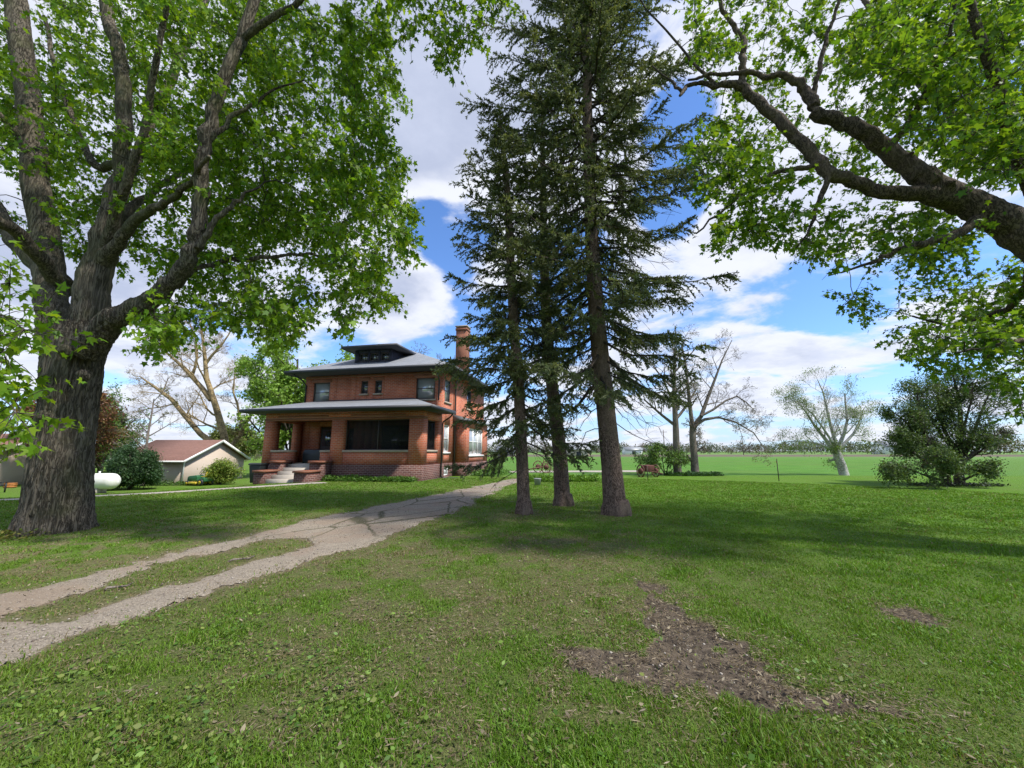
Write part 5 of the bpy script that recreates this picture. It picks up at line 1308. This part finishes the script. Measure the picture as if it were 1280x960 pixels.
# behind the house and the garage
hb = (-24.2, 44.0)
yard_tree('green_tree', 'tall bright green leafy tree rising behind the left end of the house', hb[0], hb[1],
          [((0, 0, -.1), (.02, 0, 1), 13.5, .32), ((0, 0, 3.2), (.42, .1, 1), 11, .18), ((0, 0, 3.5), (-.42, .1, 1), 11, .18), ((0, 0, 3), (.1, -.5, 1), 7.5, .16), ((0, 0, 2), (.85, 0, 1), 6.5, .13), ((0, 0, 1.5), (-.8, 0, 1), 6, .12)],
          M['bark_dark'], 3, [12, 7, 5], dict(n=26, s=(.18, .34), c=[(.22, .36, .05), (.17, .30, .04), (.27, .40, .08)], jit=.35, thr=.41, sc=.45, shape=MAPLE), 36, ratio=.42, spread=.75, minf=.12)
x, y = -35.0, 48.0
yard_tree('bare_tree', 'wide leafless tree with yellowish bark standing behind the brown garage roof', x, y, [],
          M['bark_yellow'], 5, [8, 5, 4, 4, 3], None, 37, lines=[
              [(284,575,48,13),(281,550,48,10),(274,520,48,9),(262,495,48,8.5),(257,460,48,6),(254,425,48,4),(249,395,48,1.5)],
              [(264,500,48,8),(250,482,48,7),(232,463,48,5.5),(218,450,48,4),(206,440,48,2.2)],
              [(280,565,47.5,10),(254,545,47.5,8),(236,528,47.5,7),(225,505,47.5,6.5),(205,494,47.5,6),(188,478,47.5,3.5),(174,470,47.5,1.5)],
              [(284,562,48,8),(298,548,48,6),(306,530,48,4.5),(314,518,48,3)], [(304,533,48,4),(297,510,48,3.2),(292,485,48,2.4),(296,455,48,1.2)],
              [(257,455,48,5),(268,440,48,3.5),(282,425,48,2.5),(292,405,48,1)], [(240,470,48,5),(246,450,48,3.5),(244,420,48,2.5),(236,400,48,1)]],
          ratio=.34, spread=.78, up=.06, tip=.007, wig=.13, minf=.25)
yard_tree('young_tree', 'slim young tree with thin foliage in front of the garage wall', -29.5, 32.2,
          [((0, 0, -.1), (-.12, 0, 1), 7.2, .14)], M['bark_grey'], 4, [13, 6, 4, 3], dict(n=3, s=(.07, .15), c=[(.13, .17, .05), (.17, .15, .06)], thr=.5, sc=1), 38, ratio=.34, spread=.9, up=.1, tip=.007, minf=.25, wig=.03)
yard_tree('plum_tree', 'coppery red-leaved tree behind the maple trunk', -37.5, 33.5,
          [((0, 0, -.1), (.05, 0, 1), 6.0, .25), ((0, 0, 1.5), (.6, 0, 1), 5.2, .14), ((0, 0, 1.5), (-.6, 0, 1), 5.2, .14), ((0, 0, 1.5), (0, -.5, 1), 5, .13)],
          M['bark_dark'], 3, [9, 7, 5], dict(n=15, s=(.14, .26), c=[(.14, .06, .03), (.20, .09, .04), (.10, .05, .03), (.17, .13, .04)], jit=.2, thr=.36, sc=.5), 39, ratio=.5, spread=.8, minf=.15)
yard_tree('plum_tree', 'dark purple-leaved tree low at the far left edge', -29.5, 20.0,
          [((0, 0, -.1), (.05, 0, 1), 4.2, .2), ((0, 0, 1.2), (.7, 0, 1), 3.4, .1), ((0, 0, 1.2), (-.6, 0, 1), 3.5, .1), ((0, 0, 1.2), (.2, -.6, 1), 3.3, .1)],
          M['bark_dark'], 3, [8, 7, 5], dict(n=12, s=(.10, .2), c=[(.055, .03, .025), (.09, .045, .03), (.04, .03, .02)], jit=.15, thr=.36, sc=.7), 40, ratio=.5, spread=.85, minf=.15)
yard_tree('evergreen_shrub', 'big dark green rounded shrub behind the white propane tank', -27.8, 29.3,
          [((0, 0, -.1), (.1, 0, 1), 2.7, .1), ((0, 0, 0), (.7, 0, 1), 2.4, .07), ((0, 0, 0), (-.7, 0, 1), 2.4, .07), ((0, 0, 0), (0, -.6, 1), 2.4, .07), ((0, 0, 0), (.3, .6, 1), 2.4, .07), ((0, 0, .2), (1.2, -.1, .7), 1.8, .05), ((0, 0, .2), (-1.2, -.1, .7), 1.8, .05)],
          M['bark_dark'], 3, [9, 6, 5], dict(n=16, s=(.09, .18), c=[(.035, .075, .03), (.05, .10, .035), (.06, .12, .04)], jit=.16), 41, cat='shrub', ratio=.5, spread=.9, minf=.1)
yard_tree('green_tree', 'mid-green leafy tree between the copper tree and the garage', -39.5, 38.5,
          [((0, 0, -.1), (.02, 0, 1), 7.2, .25), ((0, 0, 1.5), (.6, 0, 1), 5.2, .14), ((0, 0, 1.5), (-.6, 0, 1), 5.2, .14), ((0, 0, 1.5), (0, -.5, 1), 5, .13)],
          M['bark_dark'], 3, [9, 7, 5], dict(n=15, s=(.14, .26), c=G1, jit=.22, thr=.34, sc=.5), 42, ratio=.5, spread=.8, minf=.12)
yard_tree('shrub', 'bright yellow-green rounded shrub at the garage gable end', -24.4, 33.6,
          [((0, 0, -.1), (a, b, 1), 1.6, .04) for a, b in ((0, 0), (.6, 0), (-.6, 0), (0, .5), (.1, -.5), (1.0, .1), (-1.0, .1))],
          M['bark_dark'], 3, [7, 5, 4], dict(n=10, s=(.08, .17), c=[(.20, .28, .04), (.26, .30, .05), (.13, .22, .035)], jit=.14), 43, cat='shrub', ratio=.55, spread=.85, minf=.1)
hb = (-9.9, 47.0)
yard_tree('bare_tree', 'pale leafless tree whose twigs show above the house roof by the chimney', hb[0], hb[1],
          [((0, 0, -.2), (0, 0, 1), 7, .35), ((0, 0, 6), (-.35, 0, 1), 7.5, .18), ((0, 0, 6), (.35, 0, 1), 7.5, .18), ((0, 0, 5), (-.8, 0, 1), 6.5, .15), ((0, 0, 5.5), (.8, .1, 1), 6, .15)],
          M['bark_grey'], 5, [7, 5, 4, 4, 3], None, 44, ratio=.5, spread=.75, up=.08, tip=.010, wig=.1, minf=.3)
yard_tree('yellow_green_tree', 'rounded olive-green tree peeking over the right end of the garage', -41.0, 58,
          [((0, 0, -.1), (0, 0, 1), 5.0, .25), ((0, 0, 1.5), (.6, 0, 1), 4.4, .14), ((0, 0, 1.5), (-.6, 0, 1), 4.4, .14), ((0, 0, 1.5), (1.2, 0, .8), 3.6, .13), ((0, 0, 1.5), (-1.2, 0, .8), 3.6, .13)],
          M['bark_dark'], 3, [9, 7, 5], dict(n=12, s=(.2, .4), c=[(.14, .17, .04), (.18, .2, .05), (.1, .14, .035)], jit=.3), 45, ratio=.5, spread=.8, minf=.12)

# low plants
def low_plants(name, label, x, y, rx, ry, rz, n, s, c, h, seed, shape=OVAL, cat='plants', knd=None):
    r_ = np.random.default_rng(seed)
    u = r_.normal(0, .45, n).clip(-1, 1) * rx if rx < 1.2 else r_.uniform(-1, 1, n) * rx; v = r_.uniform(-1, 1, n) * ry
    X = math.cos(rz) * u - math.sin(rz) * v; Y = math.sin(rz) * u + math.cos(rz) * v
    z0 = TZ(x, y); Z = tz(x + X, y + Y) - z0
    hh = h * (.3 + .7 * n2d(u * 1.0 + seed, v, 2.2, 2, seed)) * (1 - .6 * (v / ry) ** 2)
    Cc = np.stack([X, Y, Z + hh * r_.uniform(.02, 1, n)], -1); a = r_.uniform(0, 6.28, n)
    D = unit(np.stack([np.cos(a), np.sin(a), r_.uniform(-.1, 1.3, n)], -1))
    V, Fi = leaves(Cc, D, unit(r_.normal(0, .5, (n, 3)) + [0, 0, .8]), r_.uniform(s[0], s[1], n), shape)
    cc = np.array(c)[r_.integers(0, len(c), n)] * r_.uniform(.75, 1.25, (n, 1))
    o = mesh(name, V, [Fi], M['leaf_generic'], col_attr=np.repeat(cc, len(shape), 0)); o.location = (x, y, z0)
    if knd: kind(o, knd)
    o['label'] = label; o['category'] = cat
    return o
GB_ = [(.09, .19, .03), (.13, .25, .04), (.07, .15, .025)]
p = HL(-3.1, -.42); low_plants('foundation_plants', 'row of low leafy green plants along the dark brick porch base', p[0], p[1], 3.0, .38, -AZ, 5200, (.06, .14), GB_, .42, 51, knd='stuff')
x, y = G(700, 601); low_plants('flower_bed', 'long bed of broad leafy plants beyond the middle spruce trunk', x, y, 2.0, .5, .03, 4200, (.08, .18), [(.12, .24, .03), (.16, .30, .04)], .42, 52, knd='stuff')
p = HL(2.0, 6.8); low_plants('foundation_plants', 'mound of bright green leaves at the foot of the house side', p[0], p[1], 1.0, 2.2, -AZ, 5000, (.07, .16), GB_, .55, 53, knd='stuff')
x, y = 11.7, 25.9; low_plants('ground_ivy', 'dark green leafy groundcover around the two bare tree trunks', x, y, 1.7, .5, 0, 2600, (.08, .18), [(.035, .09, .025), (.05, .12, .03)], .32, 54, knd='stuff')
x, y = 20.2, 18.4; low_plants('ground_ivy', 'dark patch of leaves under the bushy tree', x, y, 1.9, .5, 0, 1500, (.06, .14), [(.03, .05, .02), (.05, .07, .03)], .14, 55, knd='stuff')
x, y = -8.75, 7.35; low_plants('ivy', 'low yellow-green weeds against the maple trunk base', x - .5, y - .15, .8, .4, .2, 900, (.03, .08), [(.14, .20, .04), (.22, .2, .05)], .2, 56, knd='stuff')
x, y = -27.6, 31.6; low_plants('foundation_plants', 'low green plants along the foot of the garage wall', x - 2, y + .9, 4.5, .5, math.radians(14), 2600, (.08, .2), G2 + GB_, .5, 57, knd='stuff')

# fallen sticks on the drive
for (px, py, L, lab) in ((302, 700, .16, 'short bleached stick lying on the grassy driveway median'), (148, 735, .11, 'small pale stick on the median nearer the picture edge')):
    x, y = G(px, py); m = MB(); m.tube([(-L, 0, .02), (-.1, .03, .035), (L * .5, .0, .03), (L, .08, .04)], [.012, .014, .011, .006], 6)
    m.tube([(0, .01, .03), (.1, -.08, .05)], [.008, .004], 5)
    o = m.build('stick', M['bark_grey']); o.location = (x, y, TZ(x, y)); o.rotation_euler = (0, 0, .6); o['label'] = lab; o['category'] = 'stick'

# far buildings and poles
def far_barn(name, label, x, y, L, Wd, he, hr, wallm, roofm, rz=0.0):
    t = thing(name, label, 'building', (x, y, TZ(x, y) - .1), rz)
    m = MB(); m.box(-L / 2, L / 2, 0, Wd, -.2, he)
    m.prism([(0, he), (Wd, he), (Wd / 2, hr - .1)], -L / 2, L / 2, axis=0); m.build('wall', wallm, t)
    r = MB(); r.prism([(-.4, he - .2), (Wd / 2, hr), (Wd + .4, he - .2), (Wd + .4, he), (Wd / 2, hr + .2), (-.4, he)], -L / 2 - .3, L / 2 + .3, axis=0); r.build('roof', roofm, t)
    m = MB(); m.box(-L * .1, L * .12, -.05, -.01, 0, he * .7); m.build('door', M['fascia'], t)
P_ = lambda px, y: ((px - 640) / F * y, y)
for nm, lb, px, yy, L, w_, he, hr, a, b in (
    ('far_shed', 'small white shed at the horizon behind the thick spruce', 790, 190, 8, 6, 2.4, 3.5, M['white'], M['steel']),
    ('far_barn', 'white farmhouse on the horizon left of the bushy tree', 1113, 200, 10, 8, 4.0, 6.5, M['white'], M['shingle']),
    ('far_shed', 'low tan shed at the horizon between the middle and thick spruces', 722, 110, 6, 5, 2.2, 3.2, M['siding'], M['steel']),
    ('far_barn', 'grey barn on the horizon just right of the house', 632, 130, 6, 6, 2.2, 3.2, M['steel'], M['shingle'])):
    x, y = P_(px, yy); far_barn(nm, lb, x, y, L, w_, he, hr, a, b)
for px, yy, lb in ((828, 130, 'wooden utility pole on the horizon right of the thick spruce'), (925, 170, 'smaller wooden utility pole beyond the field, right of the forked bare tree')):
    x, y = P_(px, yy); t = thing('utility_pole', lb, 'pole', (x, y, 0))
    m = MB(); m.tube([(0, 0, -.3), (0, 0, 8.5)], [.16, .11]); m.build('pole', M['bark_grey'], t)
    m = MB(); m.box(-1.1, 1.1, -.2, -.12, 7.7, 7.85); m.build('crossarm', M['bark_grey'], t)

def woods():
    r_ = np.random.default_rng(77); C = []; c = []; s = []
    cols = [(.115, .095, .085), (.145, .12, .10), (.065, .09, .04), (.10, .13, .055), (.13, .12, .07), (.055, .075, .045)]
    az = np.radians(-58)
    while az < math.radians(60):
        d = r_.uniform(230, 420) if az > math.radians(-8) else r_.uniform(120, 230)
        h = r_.uniform(5, 9.5) * d / 330 * (.7 + .6 * n2d(np.array([az * 9]), np.array([0.]), 1, 3, 5)[0]) ; w_ = h * r_.uniform(.8, 1.5)
        x, y = d * math.sin(az), d * math.cos(az); n = int(260)
        q = unit(r_.normal(0, 1, (n, 3))) * (r_.random((n, 1)) ** .4) * [w_ / 2, w_ / 2, h / 2]; q[:, 2] = np.abs(q[:, 2] + h * .5)
        C.append(q + [x, y, TZ(x, y)]); c.append(np.tile(np.array(cols[r_.integers(0, len(cols))]), (n, 1)) * r_.uniform(.7, 1.3, (n, 1))); s.append(np.full(n, h * .075) * r_.uniform(.5, 1.5, n))
        az += w_ * .26 / d
    C = np.vstack(C); c = np.vstack(c); s = np.concatenate(s); n = len(C)
    V, Fi = leaves(C, unit(r_.normal(0, 1, (n, 3))), unit(r_.normal(0, 1, (n, 3))), s, ROUND, .3)
    kind(mesh('far_woods', V, [Fi], M['leaf_generic'], col_attr=np.repeat(c, 8, 0)), 'stuff')
woods()
